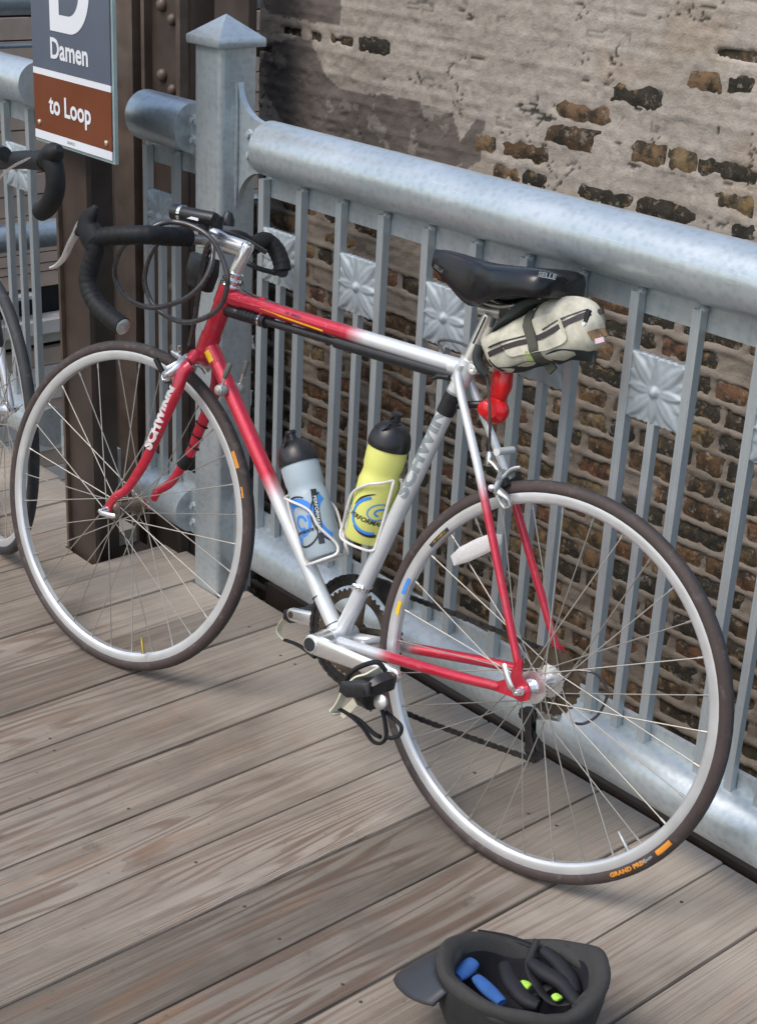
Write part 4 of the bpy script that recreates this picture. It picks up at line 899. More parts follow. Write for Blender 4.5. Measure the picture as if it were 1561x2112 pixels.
MB().lathe(V((0.1456,0.0340,0.6333)),(0,1,0),[(-.004,.006),(.006,.006),(.008,.004),(.009,0)],12).build('brake_bolt',CHROME,bk)
for s in(1,-1): MB().box(V((.150,s*.0165,.628+.004)),(.050,.010,.012),Matrix.Rotation(R(38),3,'Y')).build('brake_pad',RUB,bk)
fbk=[[(0.9216,0.0140,0.6799),(0.8969,0.0180,0.6761),(0.8812,0.0220,0.6704),(0.8829,0.0360,0.6571),(0.8932,0.0440,0.6436)],[(0.8788,-0.0000,0.6800),(0.8878,0.0100,0.6762),(0.8854,0.0300,0.6658),(0.8974,0.0440,0.6520)],[(0.8573,0.0300,0.6893),(0.8507,0.0220,0.6813),(0.8514,-0.0000,0.6731),(0.8587,-0.0200,0.6633)]]
arm(fbk[0],(.007,.012),ALU); arm(fbk[1],(.010,.011),ALU); arm(fbk[2],(.006,.012),ALU)
arm([(0.8974,0.0440,0.6520),(0.9077,0.0450,0.6420),(0.9019,0.0450,0.6321),(0.8886,0.0450,0.6390)],(.005,.006),ALU)
arm([(0.8870,-0.0200,0.6739),(0.9090,-0.0360,0.6511),(0.9186,-0.0400,0.6244)],(.008,.007))
MB().lathe(V((0.8981,0.0480,0.6425)),(0,1,0),[(-.004,.006),(.004,.006),(.006,.004),(.006,0)],12).build('brake_bolt',ALUD,bk)
MB().lathe(V((0.9073,0.0140,0.6888)),(0,0,1),[(-.004,.004),(.008,.0045),(.010,0)],10).build('cable_anchor',CHROME,bk)
pb=V((0.9389,0.0200,0.6416)); MB().tube([pb+V((-.02,0,-.018)),pb+V((.02,0,.018))],.0055,10).build('brake_pad',RUB,bk)
# bottle cages
def cage(base,ax,front,name='bottle_cage'):
    # base: centre of bottle base, ax: bottle axis, front: towards the tube
    base=V(base);ax=V(ax).normalized();fr_=V(front); fr_=(fr_-ax*fr_.dot(ax)).normalized(); sd=ax.cross(fr_); Rb=.0395; r0=.0026
    m=MB()
    for s in(1,-1):
        pts=[base+fr_*.036+sd*s*.010+ax*.128,base+fr_*.040+sd*s*.014+ax*.110,base+fr_*.040+sd*s*.014+ax*.02,base+fr_*.037+sd*s*.016-ax*.004,base+fr_*.015+sd*s*.030-ax*.006,base-fr_*.020+sd*s*.031-ax*.006,base-fr_*.040+sd*s*.016-ax*.003,base-fr_*.042+sd*s*.012+ax*.015,base-fr_*.030+sd*s*.030+ax*.050,base-fr_*.022+sd*s*.036+ax*.085,base+fr_*.008+sd*s*.043+ax*.112,base+fr_*.028+sd*s*.032+ax*.122,base+fr_*.036+sd*s*.010+ax*.128]
        m.tube(cat(pts,6),r0,8)
    m.box(base+fr_*.040+ax*.06,(.012,.03,.004),Matrix((ax,sd,fr_)).transposed())
    return m.build(name,WHITEP,bk)
B1b,B1t=V((0.4864,-0.0000,0.4024)),V((0.5945,-0.0000,0.5536)); B2b,B2t=V((0.4105,-0.0000,0.4591)),V((0.3851,-0.0000,0.6418))
dtv=(BB-HB).normalized(); stv=(SC-BB).normalized()
def perp(p,a,b): # offset from tube axis
    d=(b-a).normalized(); w_=p-a; return w_-d*w_.dot(d)
# keep the measured base points, but make each bottle parallel to its tube and 54 mm off its axis
def seat(p,a,b,off=.0545):
    d=(b-a).normalized(); w_=p-a; s=w_.dot(d); n_=(w_-d*s).normalized(); return a+d*s+n_*off,-n_
b1,f1=B1b,(seat(B1b,HB,BB))[1]; b2,f2=B2b,(seat(B2b,SC,BB))[1]
A1=(V((0.6072,-0.0000,0.5916))-b1).normalized(); A2=(V((0.3851,-0.0000,0.6914))-b2).normalized()
cage(b1,A1,f1); cage(b2,A2,f2)
# reflector on a rear wheel spoke, valve stems
rf=[(0.2137,0.0120,0.4919),(0.1989,0.0120,0.5121),(0.1692,0.0120,0.5367),(0.1408,0.0120,0.5556),(0.1227,0.0120,0.5578),(0.1200,0.0120,0.5418),(0.1425,0.0120,0.5195),(0.1746,0.0120,0.4940),(0.2032,0.0120,0.4770)]
MB().pillow([(p[0],p[2]) for p in rf],.006,.014,5,3).build('spoke_reflector',GLASSR,bk)
for C_,pp in((FC,V((0.9035,-0.0000,0.0664))),(V((0,0,.336)),V((-0.2064,0.0000,0.1315)))):
    d=(C_-pp).normalized(); pp=C_-d*.299
    MB().lathe(pp,d,[(0,.0045),(.004,.0045),(.004,.003),(.024,.003),(.026,.0022),(.034,.0022),(.035,0)],10).build('tyre_valve',BRASS if C_ is FC else ALUD,bk)
# seat post, saddle
SPt=V((0.2334,0.0000,0.9008)); 
MB().tube([SC-(BB-SC).normalized()*-.0,SC+stv*.0,lerp(SC,SPt,.5),SPt],.0133,22).build('seat_post',ALU,bk)
MB().box(lerp(SC,SPt,.72)+V((0,.0131,0)),(.0035,.0012,.05),Matrix.Rotation(math.atan2(stv.x,stv.z),3,'Y')).build('post_groove',GREASE,bk)
ang_=Matrix.Rotation(0,3,'Y')
MB().tube([SPt+V((.022,0,.006)),SPt+V((-.022,0,.008))],[.010,.012],14).build('saddle_clamp',ALUD,bk)
for s in(1,-1): MB().tube(cat([V((.315,s*.010,.952)),V((.28,s*.018,.930)),V((.24,s*.022,.922)),V((.20,s*.022,.922)),V((.15,s*.026,.940)),V((.115,s*.036,.960))],6),.0035,10).build('saddle_rail',ALUD,bk)
SP=[(0.362, 0.008, 0.983, 0.022, 0.0),(0.356, 0.015, 0.986, 0.03, 0.001),(0.335, 0.019, 0.987, 0.04, 0.003),(0.305, 0.021, 0.986, 0.055, 0.004),(0.275, 0.024, 0.984, 0.068, 0.005),(0.25, 0.03, 0.983, 0.072, 0.004),(0.225, 0.042, 0.984, 0.068, 0.003),(0.195, 0.056, 0.987, 0.058, 0.003),(0.16, 0.066, 0.991, 0.05, 0.004),(0.125, 0.073, 0.995, 0.046, 0.006),(0.1, 0.072, 0.996, 0.044, 0.007),(0.085, 0.062, 0.994, 0.04, 0.007),(0.078, 0.048, 0.99, 0.034, 0.006)]
rowsv=[]
NS=len(SP)
def sadp(t):
    i=min(int(t*(NS-1)),NS-2); f=t*(NS-1)-i; g=lambda j:SP[min(max(j,0),NS-1)]
    a,b,c,d=g(i-1),g(i),g(i+1),g(i+2); return [.5*(2*b[k]+(c[k]-a[k])*f+(2*a[k]-5*b[k]+4*c[k]-d[k])*f*f+(3*b[k]-a[k]-3*c[k]+d[k])*f**3) for k in range(5)]
for i in range(49):
    x,w_,zt,dep,dip=sadp(i/48); x=.362-(.362-x)*.925; r_=[]
    prof=[(1.0,-dep),(1.04,-dep*.82),(1.03,-dep*.55),(1.0,-dep*.30),(.93,-.008),(.84,-.0022),(.70,-.0002),(.52,0),(.34,-dip*.25),(.18,-dip*.8),(0,-dip)]
    full=[(a*w_,zt+b) for a,b in prof]; r_=[(x,a,b) for a,b in full]+[(x,-a,b) for a,b in full[-2::-1]]
    rowsv.append(r_)
m=MB().grid(rowsv); nn=len(rowsv[0])
m.f.append(tuple(range(nn))); m.f.append(tuple(48*nn+i for i in range(nn))[::-1])
sd_=m.build('saddle',LEATHER,bk,ang=50)
mod=sd_.modifiers.new('thick','SOLIDIFY'); mod.thickness=.003
b_=textmesh('SELLE',.011,.0004,.2,1.2)
flatbm(b_,V((0.0967,0.0000,0.9912))+V((0,.0775,0)),(-1,0,.04),(.04,.15,1),'saddle_lettering',GREYP,bk)
flatbm(textmesh('SELLE',.008,.0002,.2,1.2),V((0.3354,-0.0000,0.9570))+V((0,.0265,0)),(-.90,.12,-.30),(-.3,0,.95),'saddle_lettering',simple('dim_grey_print',(.10,.105,.11),.4),bk)
# tail lamps
m=MB(); c_=V((0.2052,-0.0220,0.7463)); 
MB().pillow([(c_.x+.0265*math.cos(a)*(1 if abs(math.cos(a))<.8 else .97),c_.z+.0235*math.sin(a)) for a in [2*math.pi*k/18+.2 for k in range(18)]],.016,c_.y,7,2.6).build('tail_lamp',RED,bk)
MB().lathe(c_+V((.012,.006,-.0)),(0,1,0),[(0,.014),(.0105,.0125),(.0120,.010),(.0125,0)],18).build('lens_boss',RED,bk)
c2=V((0.2013,-0.0220,0.7895)); MB().pillow([(c2.x+a,c2.z+b) for a,b in((-.014,.034),(.016,.034),(.019,.0),(.014,-.026),(-.010,-.027),(-.018,.0))],.013,c2.y,6,3).build('tail_lamp',RED,bk)
MB().tube([c_+V((.004,0,.01)),V((0.2475,-0.0040,0.7456)),lerp(SC,BB,.13)],.0065,10).build('lamp_bracket',BLK,bk)
# lettering on the frame
def decal(txt,size,p,q,s,Rr,mat,e1=(0,1,.18),bold=.0006,shear=.15,sx=1.2,space=1.,name='lettering',rfun=None,dy=0):
    p=V(p);q=V(q);a=(q-p).normalized(); c=lerp(p,q,s); b_=textmesh(txt,size,bold,shear,sx,space)
    if dy:
        for v in b_.verts: v.co.y+=dy
    return wrapbm(b_,c,a,e1,Rr,7,name,mat,bk,rfun=rfun)
decal('SCHWINN',.031,BB,SC,.735,.0148,GREYP,sx=1.42,bold=.0018,shear=.0,space=1.02)
n3_=near[5]; n6_=near[2]
decal('SCHWINN',.024,lerp(near[5],near[6],.0),lerp(near[1],near[2],.4),.50,.0118,SILP,e1=tuple(FL),sx=1.15,bold=.0016,shear=0,space=1.05,rfun=lambda x:.0138)
wrapbm(stripbm([(-.077,0),(.077,0)],.0032),lerp(ta0,SC,.315),tt,(0,1,-.35),.0135,1,'yellow_stripe',YELT,bk)
wrapbm(textmesh('12  SPEED',.007,.0002,.1,1.3),lerp(ta0,SC,.32),tt,(0,1,.35),.0135,4,'lettering',INK,bk)
wrapbm(stripbm([(-.012,0),(.012,0)],.013),lerp(HT+(HB-HT)*.86,BB,.048)+V((0,0,0)),dd,(0,1,.0),.0166,5,'yellow_sticker',YELT,bk)
def tyretext(rim_c,axes,txt,ang0,size,mat,r0=.3255,rev=False):
    t_,l_,u_=axes; b_=textmesh(txt,size,.0003,0,1.5,1.05)
    for k in range(1,8): 
        xs_=[v.co.x for v in b_.verts]; bmesh.ops.bisect_plane(b_,geom=b_.verts[:]+b_.edges[:]+b_.faces[:],plane_co=(min(xs_)+(max(xs_)-min(xs_))*k/8,0,0),plane_no=(1,0,0))
    for v in b_.verts:
        rr=r0-v.co.y; ph=ang0+v.co.x/r0; lat=math.sqrt(max(0,.0128**2-(rr-.3235)**2))+.0004
        v.co=rim_c+(t_*(-math.cos(ph))+u_*math.sin(ph)*-1)*rr*1.+l_*lat
    me=bpy.data.meshes.new('lettering'); b_.to_mesh(me); b_.free(); me.materials.append(mat); link('tyre_lettering',me,bk)
# tyre print (orange) : rear lower right, front right
def tprint(C_,t_,l_,u_,a0,txt,size,mat=ORNG,sx=1.5):
    C_=V(C_);t_=V(t_);l_=V(l_);u_=V(u_); b_=textmesh(txt,size,.0006,0,sx,1.05) if txt else stripbm([(-.017,0),(.017,0)],size)
    for k in range(1,12):
        bmesh.ops.bisect_plane(b_,geom=b_.verts[:]+b_.edges[:]+b_.faces[:],plane_co=(-.05+.1*k/12,0,0),plane_no=(1,0,0))
    for k in range(1,4): bmesh.ops.bisect_plane(b_,geom=b_.verts[:]+b_.edges[:]+b_.faces[:],plane_co=(0,-.004+.002*k,0),plane_no=(0,1,0))
    for v in b_.verts:
        rr=.3245-v.co.y; ph=a0-v.co.x/.3245; lat=math.sqrt(max(0,.0130**2-(rr-.3235)**2))+.0003
        v.co=C_+(t_*math.cos(ph)+u_*math.sin(ph))*rr+l_*lat
    me=bpy.data.meshes.new('lettering'); b_.to_mesh(me); b_.free(); me.materials.append(mat); link('tyre_lettering',me,bk)
RC=V((0,0,.336)); X_,Y_,Z_=V((1,0,0)),V((0,1,0)),V((0,0,1))
def pang(p,C_,t_,u_): d=V(p)-C_; return math.atan2(d.dot(u_),d.dot(t_))
aa=pang((-0.2291,0.0100,0.0974),RC,X_,Z_); ab=pang((-0.2770,0.0100,0.1604),RC,X_,Z_)
tprint(RC,X_,Y_,Z_,aa,'GRAND PRIX',.0095,sx=1.25); tprint(RC,X_,Y_,Z_,ab,'',.0085); tprint(RC,X_,Y_,Z_,pang((-0.2552,0.0100,0.1284),RC,X_,Z_),'700x25',.005,GREYP)
ac=pang((0.7339,-0.0000,0.5201),FC,FT,FU); tprint(FC,FT,FL,FU,ac,'',.0080); tprint(FC,FT,FL,FU,pang((0.7079,-0.0000,0.4598),FC,FT,FU),'700x25',.0045)
# rim stickers
def rimst(a0,wd,mat,h=.007,lab=''):
    b_=stripbm([(-wd/2,0),(wd/2,0)],h)
    for k in range(1,12): bmesh.ops.bisect_plane(b_,geom=b_.verts[:]+b_.edges[:]+b_.faces[:],plane_co=(-wd/2+wd*k/12,0,0),plane_no=(1,0,0))
    for v in b_.verts:
        rr=.3045-v.co.y; ph=a0-v.co.x/.3045; v.co=RC+(X_*math.cos(ph)+Z_*math.sin(ph))*rr+Y_*.0104
    me=bpy.data.meshes.new('rim_sticker'); b_.to_mesh(me); b_.free(); me.materials.append(mat); link('rim_sticker',me,bk)
rimst(pang((0.2864,0.0100,0.4074),RC,X_,Z_),.032,BLUEP); rimst(pang((0.2936,0.0100,0.3664),RC,X_,Z_),.026,YELT); rimst(pang((0.2408,0.0100,0.5101),RC,X_,Z_),.050,INK); rimst(pang((0.2408,0.0100,0.5101),RC,X_,Z_),.036,YELT,.003)
# ---------------------------------------------------------------- bottles
def bottle(base,ax,label,mat,design):
    base=V(base);ax=V(ax).normalized(); yd=V((0,1,0)); yd=(yd-ax*yd.dot(ax)).normalized()
    W_=BM@Matrix.Translation(base); r=empty('drink_bottle',W_,label=label,cat='bottle',group='cycling bottles in cages')
    f=lambda prof,n=40:MB().lathe((0,0,0),ax,prof,n,ref=yd)
    f([(0,0),(0,.028),(.002,.034),(.006,.0362),(.095,.0365),(.112,.0365),(.120,.0345),(.126,.0335),(.134,.0335),(.141,.0352),(.160,.0360),(.176,.0355),(.180,.0350),(.180,0)]).build('bottle_body',mat,r)
    f([(.176,.0),(.176,.0372),(.180,.0382),(.186,.0380),(.196,.0362),(.206,.0325),(.214,.0265),(.219,.0205),(.2205,.0150),(.2205,.0)]).build('bottle_cap',BLK,r)
    f([(.218,.0),(.218,.0125),(.2225,.0120),(.224,.0085),(.233,.0080),(.234,.0100),(.2385,.0100),(.240,.008),(.240,0)],24).build('spout',BLK,r)
    MB().tube(cat([yd*.030+ax*.208,yd*.027+ax*.221+ax.cross(yd)*.008,yd*.018+ax*.228,yd*.004+ax*.232],5),.0028,8,fl=.6).build('spout_strap',BLK,r)
    return r,ax,yd
def dec(bm,r,ax,e1,s,mat,name,Rr=.0366,cuts=10,rot=0,lift=.0004,dphi=0.):
    # letters read across the bottle: x -> round, y -> along axis
    for v in bm.verts:
        x,y=v.co.x,v.co.y
        if rot: c_,s_=math.cos(rot),math.sin(rot); x,y=x*c_-y*s_,x*s_+y*c_
        v.co.x,v.co.y=y,-x+dphi*Rr
    return wrapbm(bm,ax*s,ax,e1,Rr,cuts,name,mat,r,lift)
def arcp(cx,cy,rx,ry,a0,a1,n=22,rot=0.):
    out=[]
    for i in range(n+1):
        a=R(a0+(a1-a0)*i/n); x,y=rx*math.cos(a),ry*math.sin(a); out.append((cx+x*math.cos(rot)-y*math.sin(rot),cy+x*math.sin(rot)+y*math.cos(rot)))
    return out
# yellow bottle on the seat tube
r,ax,yd=bottle(b2,A2,'frosted yellow drinks bottle with black cap on the seat tube',YEL,0)
e1=(yd*.98+V((-.25,0,0))).normalized()
big=arcp(.026,.0,.047,.034,100,262,30,.30)
dec(stripbm(big,[.0055]*31),r,ax,e1,.060,BLUEP,'blue_swirl')
dec(stripbm(arcp(.027,.0,.052,.040,92,150,16,.30),[.0005+.0030*math.sin(math.pi*min(1,i/16*.9+.08)) for i in range(17)]),r,ax,e1,.060,INK,'black_swirl')
dec(stripbm(arcp(.026,.0,.050,.0385,205,266,16,.30),[.0006+.0052*math.sin(math.pi*i/16*.5) for i in range(17)]),r,ax,e1,.060,INK,'black_swirl')
dec(stripbm(arcp(.028,.006,.021,.015,30,330,26,.3),.0022),r,ax,e1,.060,BLUEP,'blue_ring'); dec(stripbm(arcp(.030,.006,.010,.006,20,250,16,.3),.0035),r,ax,e1,.060,BLUEP,'blue_ring')
dec(textmesh('PERFORMANCE',.0115,.0003,.25,1.05),r,ax,e1,.046,INK,'lettering',dphi=-.42,rot=-.1)
b_=stripbm([(-.005,-.022),(-.005,.022)],.009); dec(b_,r,ax,e1,.036,WHT,'paper_label',dphi=.88)
dec(textmesh('12:34',.008,.0002,0,1),r,ax,e1,.036,INK,'lettering',rot=math.pi/2,dphi=.88+.13,lift=.0007)
b_=stripbm([(0,-.045),(0,.045)],.008); dec(b_,r,ax,e1,.100,simple('olive_print',(.16,.17,.03),.5),'printed_strip',dphi=1.28)
# blue-white bottle on the down tube
r,ax,yd=bottle(b1,A1,'frosted pale blue drinks bottle with black cap on the down tube',CLEAR,0)
e1=(yd*.98+V((-.05,0,0))).normalized()
for (cx,cy,rx,ry,a0,a1,wd,mt) in ((-.006,-.002,.030,.036,20,250,.0150,BLUEP),(-.006,-.002,.0385,.0465,60,175,.0030,INK),(-.004,-.004,.0105,.012,0,300,.0050,BLUEP),(-.006,-.002,.0385,.0455,215,330,.0034,INK),(.058,-.004,.030,.040,110,250,.013,BLUEP),(.058,-.004,.0395,.048,110,255,.0030,INK),(-.006,-.002,.020,.024,250,380,.006,BLUEP)):
    dec(stripbm(arcp(cx,cy,rx,ry,a0,a1),wd),r,ax,e1,.072,mt,'blue_swirl' if mt is BLUEP else 'black_swirl')
b_=stripbm([(.030,-.050),(.030,.050)],.0105); dec(b_,r,ax,e1,.075,INK,'printed_strip',lift=.0008,rot=-.12)
b_=textmesh('PERFORMANCE',.0085,.0002,0,1.15); dec(b_,r,ax,e1,.075,simple('pale_print',(.55,.62,.65),.4),'lettering',lift=.0012,rot=-math.pi/2-.12,dphi=-.83)
dec(textmesh('ormance',.0105,.0003,.2,1.1),r,ax,e1,.052,INK,'lettering',lift=.0010,dphi=.1)
# ---------------------------------------------------------------- saddle bag
bg_=empty('saddle_bag',BM@Matrix.Translation((.15,0,.86)),label='cream saddle bag with brown zip strapped under the saddle',cat='bag')
BO2=V((.15,0,.86))
def outl(pts,n=5): 
    P=cat([(x,0,z) for x,z in pts],n,True); return [(p.x-BO2.x,p.z-BO2.z) for p in P]
pf_=[(0.2345,0.8584),(0.2249,0.8378),(0.2035,0.8208),(0.1795,0.8175),(0.1474,0.8315),(0.1094,0.8500),(0.0714,0.8644),(0.0398,0.8834),(0.0206,0.9033),(0.0242,0.9225),(0.0357,0.9446),(0.0520,0.9611),(0.0769,0.9644),(0.1153,0.9542),(0.1393,0.9382),(0.1703,0.9103),(0.2031,0.8872)]
ol=outl(pf_,4)
HWB=.037
bm0=MB().pillow(ol,HWB,0,11,2.8)
# gentle fabric folds
bm0.v=[(x+.0025*noise.noise((x*40,y*40,z*40)),y+.004*noise.noise((x*26+3,y*10,z*30)),z+.0025*noise.noise((x*40,y*40+9,z*40))) for x,y,z in bm0.v]
bb=bm0.build('bag_body',CREAM,bg_,ang=60)
def bagy(x,z,pad=.0):
    # lateral height of the inflated side at (x,z)
    n=len(ol); cx=sum(p[0] for p in ol)/n; cz=sum(p[1] for p in ol)/n; a=math.atan2(z-cz,x-cx); best=None
    for i in range(n):
        x1,z1=ol[i];x2,z2=ol[(i+1)%n]; a1=math.atan2(z1-cz,x1-cx);a2=math.atan2(z2-cz,x2-cx); da=(a2-a1+math.pi)%(2*math.pi)-math.pi; db=(a-a1+math.pi)%(2*math.pi)-math.pi
        if abs(da)>1e-6 and 0<=db/da<=1: t=db/da; best=math.hypot(x1+(x2-x1)*t-cx,z1+(z2-z1)*t-cz)
    k=min(1,math.hypot(x-cx,z-cz)/(best or .1)); k=max(k,.0)
    return HWB*max(0,(1-k**2.8))**(1/2.8)+pad if k>.56 else HWB+pad
def bagrib(pts,wd,mat,name,pad=.002,th=.0025):
    P=[]
    for p in cat([(a[0]-BO2.x,0,a[1]-BO2.z) for a in pts],7): P.append(V((p.x,bagy(p.x,p.z,pad),p.z)))
    m=MB(); vs=[];fs=[];N=len(P)
    for i,p in enumerate(P):
        t_=(P[min(i+1,N-1)]-P[max(i-1,0)]).normalized(); b=V((0,1,0)); b=(b-t_*b.dot(t_)).normalized(); a=t_.cross(b)
        q1,q2=p+a*wd/2,p-a*wd/2
        q1.y=min(q1.y,max(q1.y,0)); 
        y1=bagy(q1.x,q1.z,pad); y2=bagy(q2.x,q2.z,pad); q1=V((q1.x,y1,q1.z)); q2=V((q2.x,y2,q2.z))
        vs+=[q1,q2,q2-b*(th+.004),q1-b*(th+.004)]
    for i in range(N-1):
        for k in range(4): fs.append((i*4+k,i*4+(k+1)%4,(i+1)*4+(k+1)%4,(i+1)*4+k))
    fs+=[(0,1,2,3),(4*N-4,4*N-1,4*N-2,4*N-3)]
    return m.add(vs,fs).build(name,mat,bg_)
bagrib([(0.2076,0.8407),(0.1861,0.8538),(0.1529,0.8716),(0.1275,0.8828),(0.1034,0.8975),(0.0739,0.9210),(0.0458,0.9423),(0.0321,0.9513)],.0085,ZIP,'zip',.0012)
bagrib([(0.2084,0.8526),(0.1859,0.8657),(0.1532,0.8810),(0.1296,0.8917)],.0022,INK,'piping',.0015,.001)
bagrib([(0.1095,0.9039),(0.0801,0.9281),(0.0436,0.9519)],.0020,INK,'piping',.0015,.001)
bagrib([(0.1377,0.9506),(0.1405,0.9283),(0.1391,0.9091),(0.1243,0.8851),(0.1125,0.8604),(0.1030,0.8452),(0.0963,0.8393)],.0165,STRAP,'strap',.0045)
bagrib([(0.0946,0.8588),(0.0738,0.8715),(0.0491,0.8757),(0.0283,0.8780)],.018,BAGB,'bag_base',.001)
bagrib([(0.1841,0.8201),(0.1573,0.8281),(0.1322,0.8420),(0.1064,0.8512)],.010,BAGB,'bag_base',.001)
bagrib([(0.2081,0.8323),(0.1927,0.8238),(0.1733,0.8192)],.004,BAGB,'piping',.001)
bagrib([(0.1268,0.8650),(0.1249,0.8496)],.010,simple('lime_reflective_tab',(.50,.62,.22),.5),'reflective_tab',.002)
bagrib([(0.0314,0.9112),(0.0239,0.9166),(0.0193,0.9206)],.014,LEATH,'leather_tab',.003)
q=V((0.0354,0.0360,0.9506))-BO2; MB().tube([q,q+V((-.002,.008,-.018))],[.005,.0035],8).build('zip_puller',RUB,bg_); MB().lathe(q+V((-.001,.008,-.021)),(0,1,0),[(0,.004),(.003,.003),(.003,0)],10).build('puller_bead',WHT,bg_)
q=V((0.0153,0.0200,0.9077))-BO2; MB().box(q,(.016,.002,.008),Matrix.Rotation(R(25),3,'Y')).build('care_tag',simple('pink_tag',(.70,.50,.56),.7),bg_)
m=MB(); m.pillow([(p[0]-BO2.x,p[1]-BO2.z) for p in ((0.1892,0.9182),(0.1683,0.9424),(0.1353,0.9610),(0.1010,0.9711),(0.1146,0.9512),(0.1393,0.9382),(0.1703,0.9103),(0.2026,0.8849),(0.2189,0.8716),(0.2129,0.8875))],.034,0,5,3); m.build('bag_top',BAGB,bg_)
MB().tube(cat([V((0.2347,0.0120,0.8479))-BO2,V((0.2324,0.0180,0.8299))-BO2,V((0.2227,0.0160,0.8158))-BO2,V((0.2146,0.0100,0.8094))-BO2],5),.0125,12,fl=.6).build('post_strap',BAGB,bg_)
# ---------------------------------------------------------------- helmet, upside down on the deck
HW=V((-1.12375,1.30982,0.00000)); ha=R(49)
HM=Matrix.Translation(HW)@Matrix.Rotation(ha,4,'Z')@Matrix.Rotation(R(-6),4,'X')@Matrix.Rotation(R(5),4,'Y')
he=empty('bicycle_helmet',HM,label='charcoal bicycle helmet lying upside down on the deck planks',cat='helmet')
A_,B_,Hh=.120,.108,.138
def shell(rows_,n=56,inner=False,f=lambda a,t:1.):
    vs=[]
    for t in rows_:
        for k in range(n):
            a=2*math.pi*k/n; s=math.sin(t*math.pi/2)**1.0; ca,sa=math.cos(a),math.sin(a)
            egg=1+.06*ca; rr=f(a,t)
            vs.append((A_*s*ca*rr*1.0,B_*s*sa*egg*rr,Hh*(1-math.cos(t*math.pi/2))**1.0*1.0*rr if not inner else Hh*(1-math.cos(t*math.pi/2))))
    fs=[]
    for i in range(len(rows_)-1):
        for k in range(n): fs.append((i*n+k,i*n+(k+1)%n,(i+1)*n+(k+1)%n,(i+1)*n+k))
    return vs,fs
def rimz(a): return .012*math.cos(2*a)+.008*math.cos(a+.5)+.006*math.sin(3*a+.7)
ts=[.06,.18,.32,.46,.60,.74,.86,.94,1.0]
vs,fs=shell(ts,f=lambda a,t:1+ (.030*math.sin(a*9) if .25<t<.8 else 0)*1.0)
vs=[(x,y,z+(rimz(math.atan2(y,x))*(z/Hh)**3)) for x,y,z in vs]
m=MB().add(vs,fs+[tuple(range(56))]); sh=m.build('shell',HELM,he,ang=60)
# foam ring and inner bowl
nb_=56; rws=[]
for kk,(sc_,dz) in enumerate([(1.0,0.),(1.015,.006),(.985,.014),(.93,.015),(.86,.010),(.80,-.006),(.77,-.03),(.70,-.058),(.52,-.082),(.25,-.094)]):
    rws.append([(A_*sc_*math.cos(2*math.pi*k/nb_)*(1-.03*(kk>3)),B_*sc_*math.sin(2*math.pi*k/nb_)*(1+.06*math.cos(2*math.pi*k/nb_)),Hh+rimz(2*math.pi*k/nb_)*(1 if kk<6 else .3)+dz+.002*math.sin(2*math.pi*k/nb_*7)*(1<kk<6)) for k in range(nb_)])
fm=MB(); vs=[p for r_ in rws[:6] for p in r_]; fs=[(i*nb_+k,i*nb_+(k+1)%nb_,(i+1)*nb_+(k+1)%nb_,(i+1)*nb_+k) for i in range(5) for k in range(nb_)]
fm.add(vs,fs).build('foam_rim',HELMF,he,ang=70)
vs=[p for r_ in rws[5:] for p in r_]; fs=[(i*nb_+k,i*nb_+(k+1)%nb_,(i+1)*nb_+(k+1)%nb_,(i+1)*nb_+k) for i in range(4) for k in range(nb_)]+[tuple(4*nb_+k for k in range(nb_))]
MB().add(vs,fs).build('inner_bowl',HELMD,he,ang=70)
def hp(px_,py_,z_): return HM.inverted()@V((px_,py_,z_))
def pad(pts,r_,mat,name,fl=.5): P=cat(pts,6); return MB().tube(P,[r_*(.7+.3*math.sin(math.pi*i/(len(P)-1))) for i in range(len(P))],12,fl=fl,up=(0,0,1)).build(name,mat,he,ang=60)
H_=lambda x,y,z:HM.inverted()@V((x,y,z))
pad([H_(-1.1970,1.2711,0.1180),H_(-1.2003,1.2904,0.1180),H_(-1.2043,1.3125,0.1180)],.015,BPAD,'blue_pad',.6)
pad([H_(-1.1779,1.2927,0.1180),H_(-1.1509,1.2882,0.1180),H_(-1.1186,1.2848,0.1180)],.012,BPAD,'blue_pad',.6)
pad([H_(-1.1319,1.3359,0.1180),H_(-1.1235,1.3370,0.1180),H_(-1.1173,1.3384,0.1180)],.009,GPAD,'lime_pad',.5)
pad([H_(-1.0852,1.3539,0.1180),H_(-1.0782,1.3534,0.1180),H_(-1.0734,1.3531,0.1180)],.008,GPAD,'lime_pad',.5)
for pts in (((1090,1990),(1120,2030),(1150,2075),(1165,2100)),((1100,1955),(1150,1960),(1190,1990),(1200,2040)),((930,2045),(985,2090),(1010,2112))): pass
rr_=[[(-1.1527,1.3781,0.1180),(-1.1275,1.3768,0.1180),(-1.0928,1.3801,0.1180),(-1.0530,1.3667,0.1180)],[(-1.1725,1.3437,0.1180),(-1.1463,1.3271,0.1180),(-1.1055,1.3146,0.1180),(-1.0828,1.3201,0.1180)],[(-1.1605,1.4115,0.1180),(-1.1291,1.4089,0.1180),(-1.0935,1.3959,0.1180),(-1.0686,1.3788,0.1180)]]
for q in rr_: pad([H_(*p) for p in q],.013,HELMD,'vent_rib',.8)
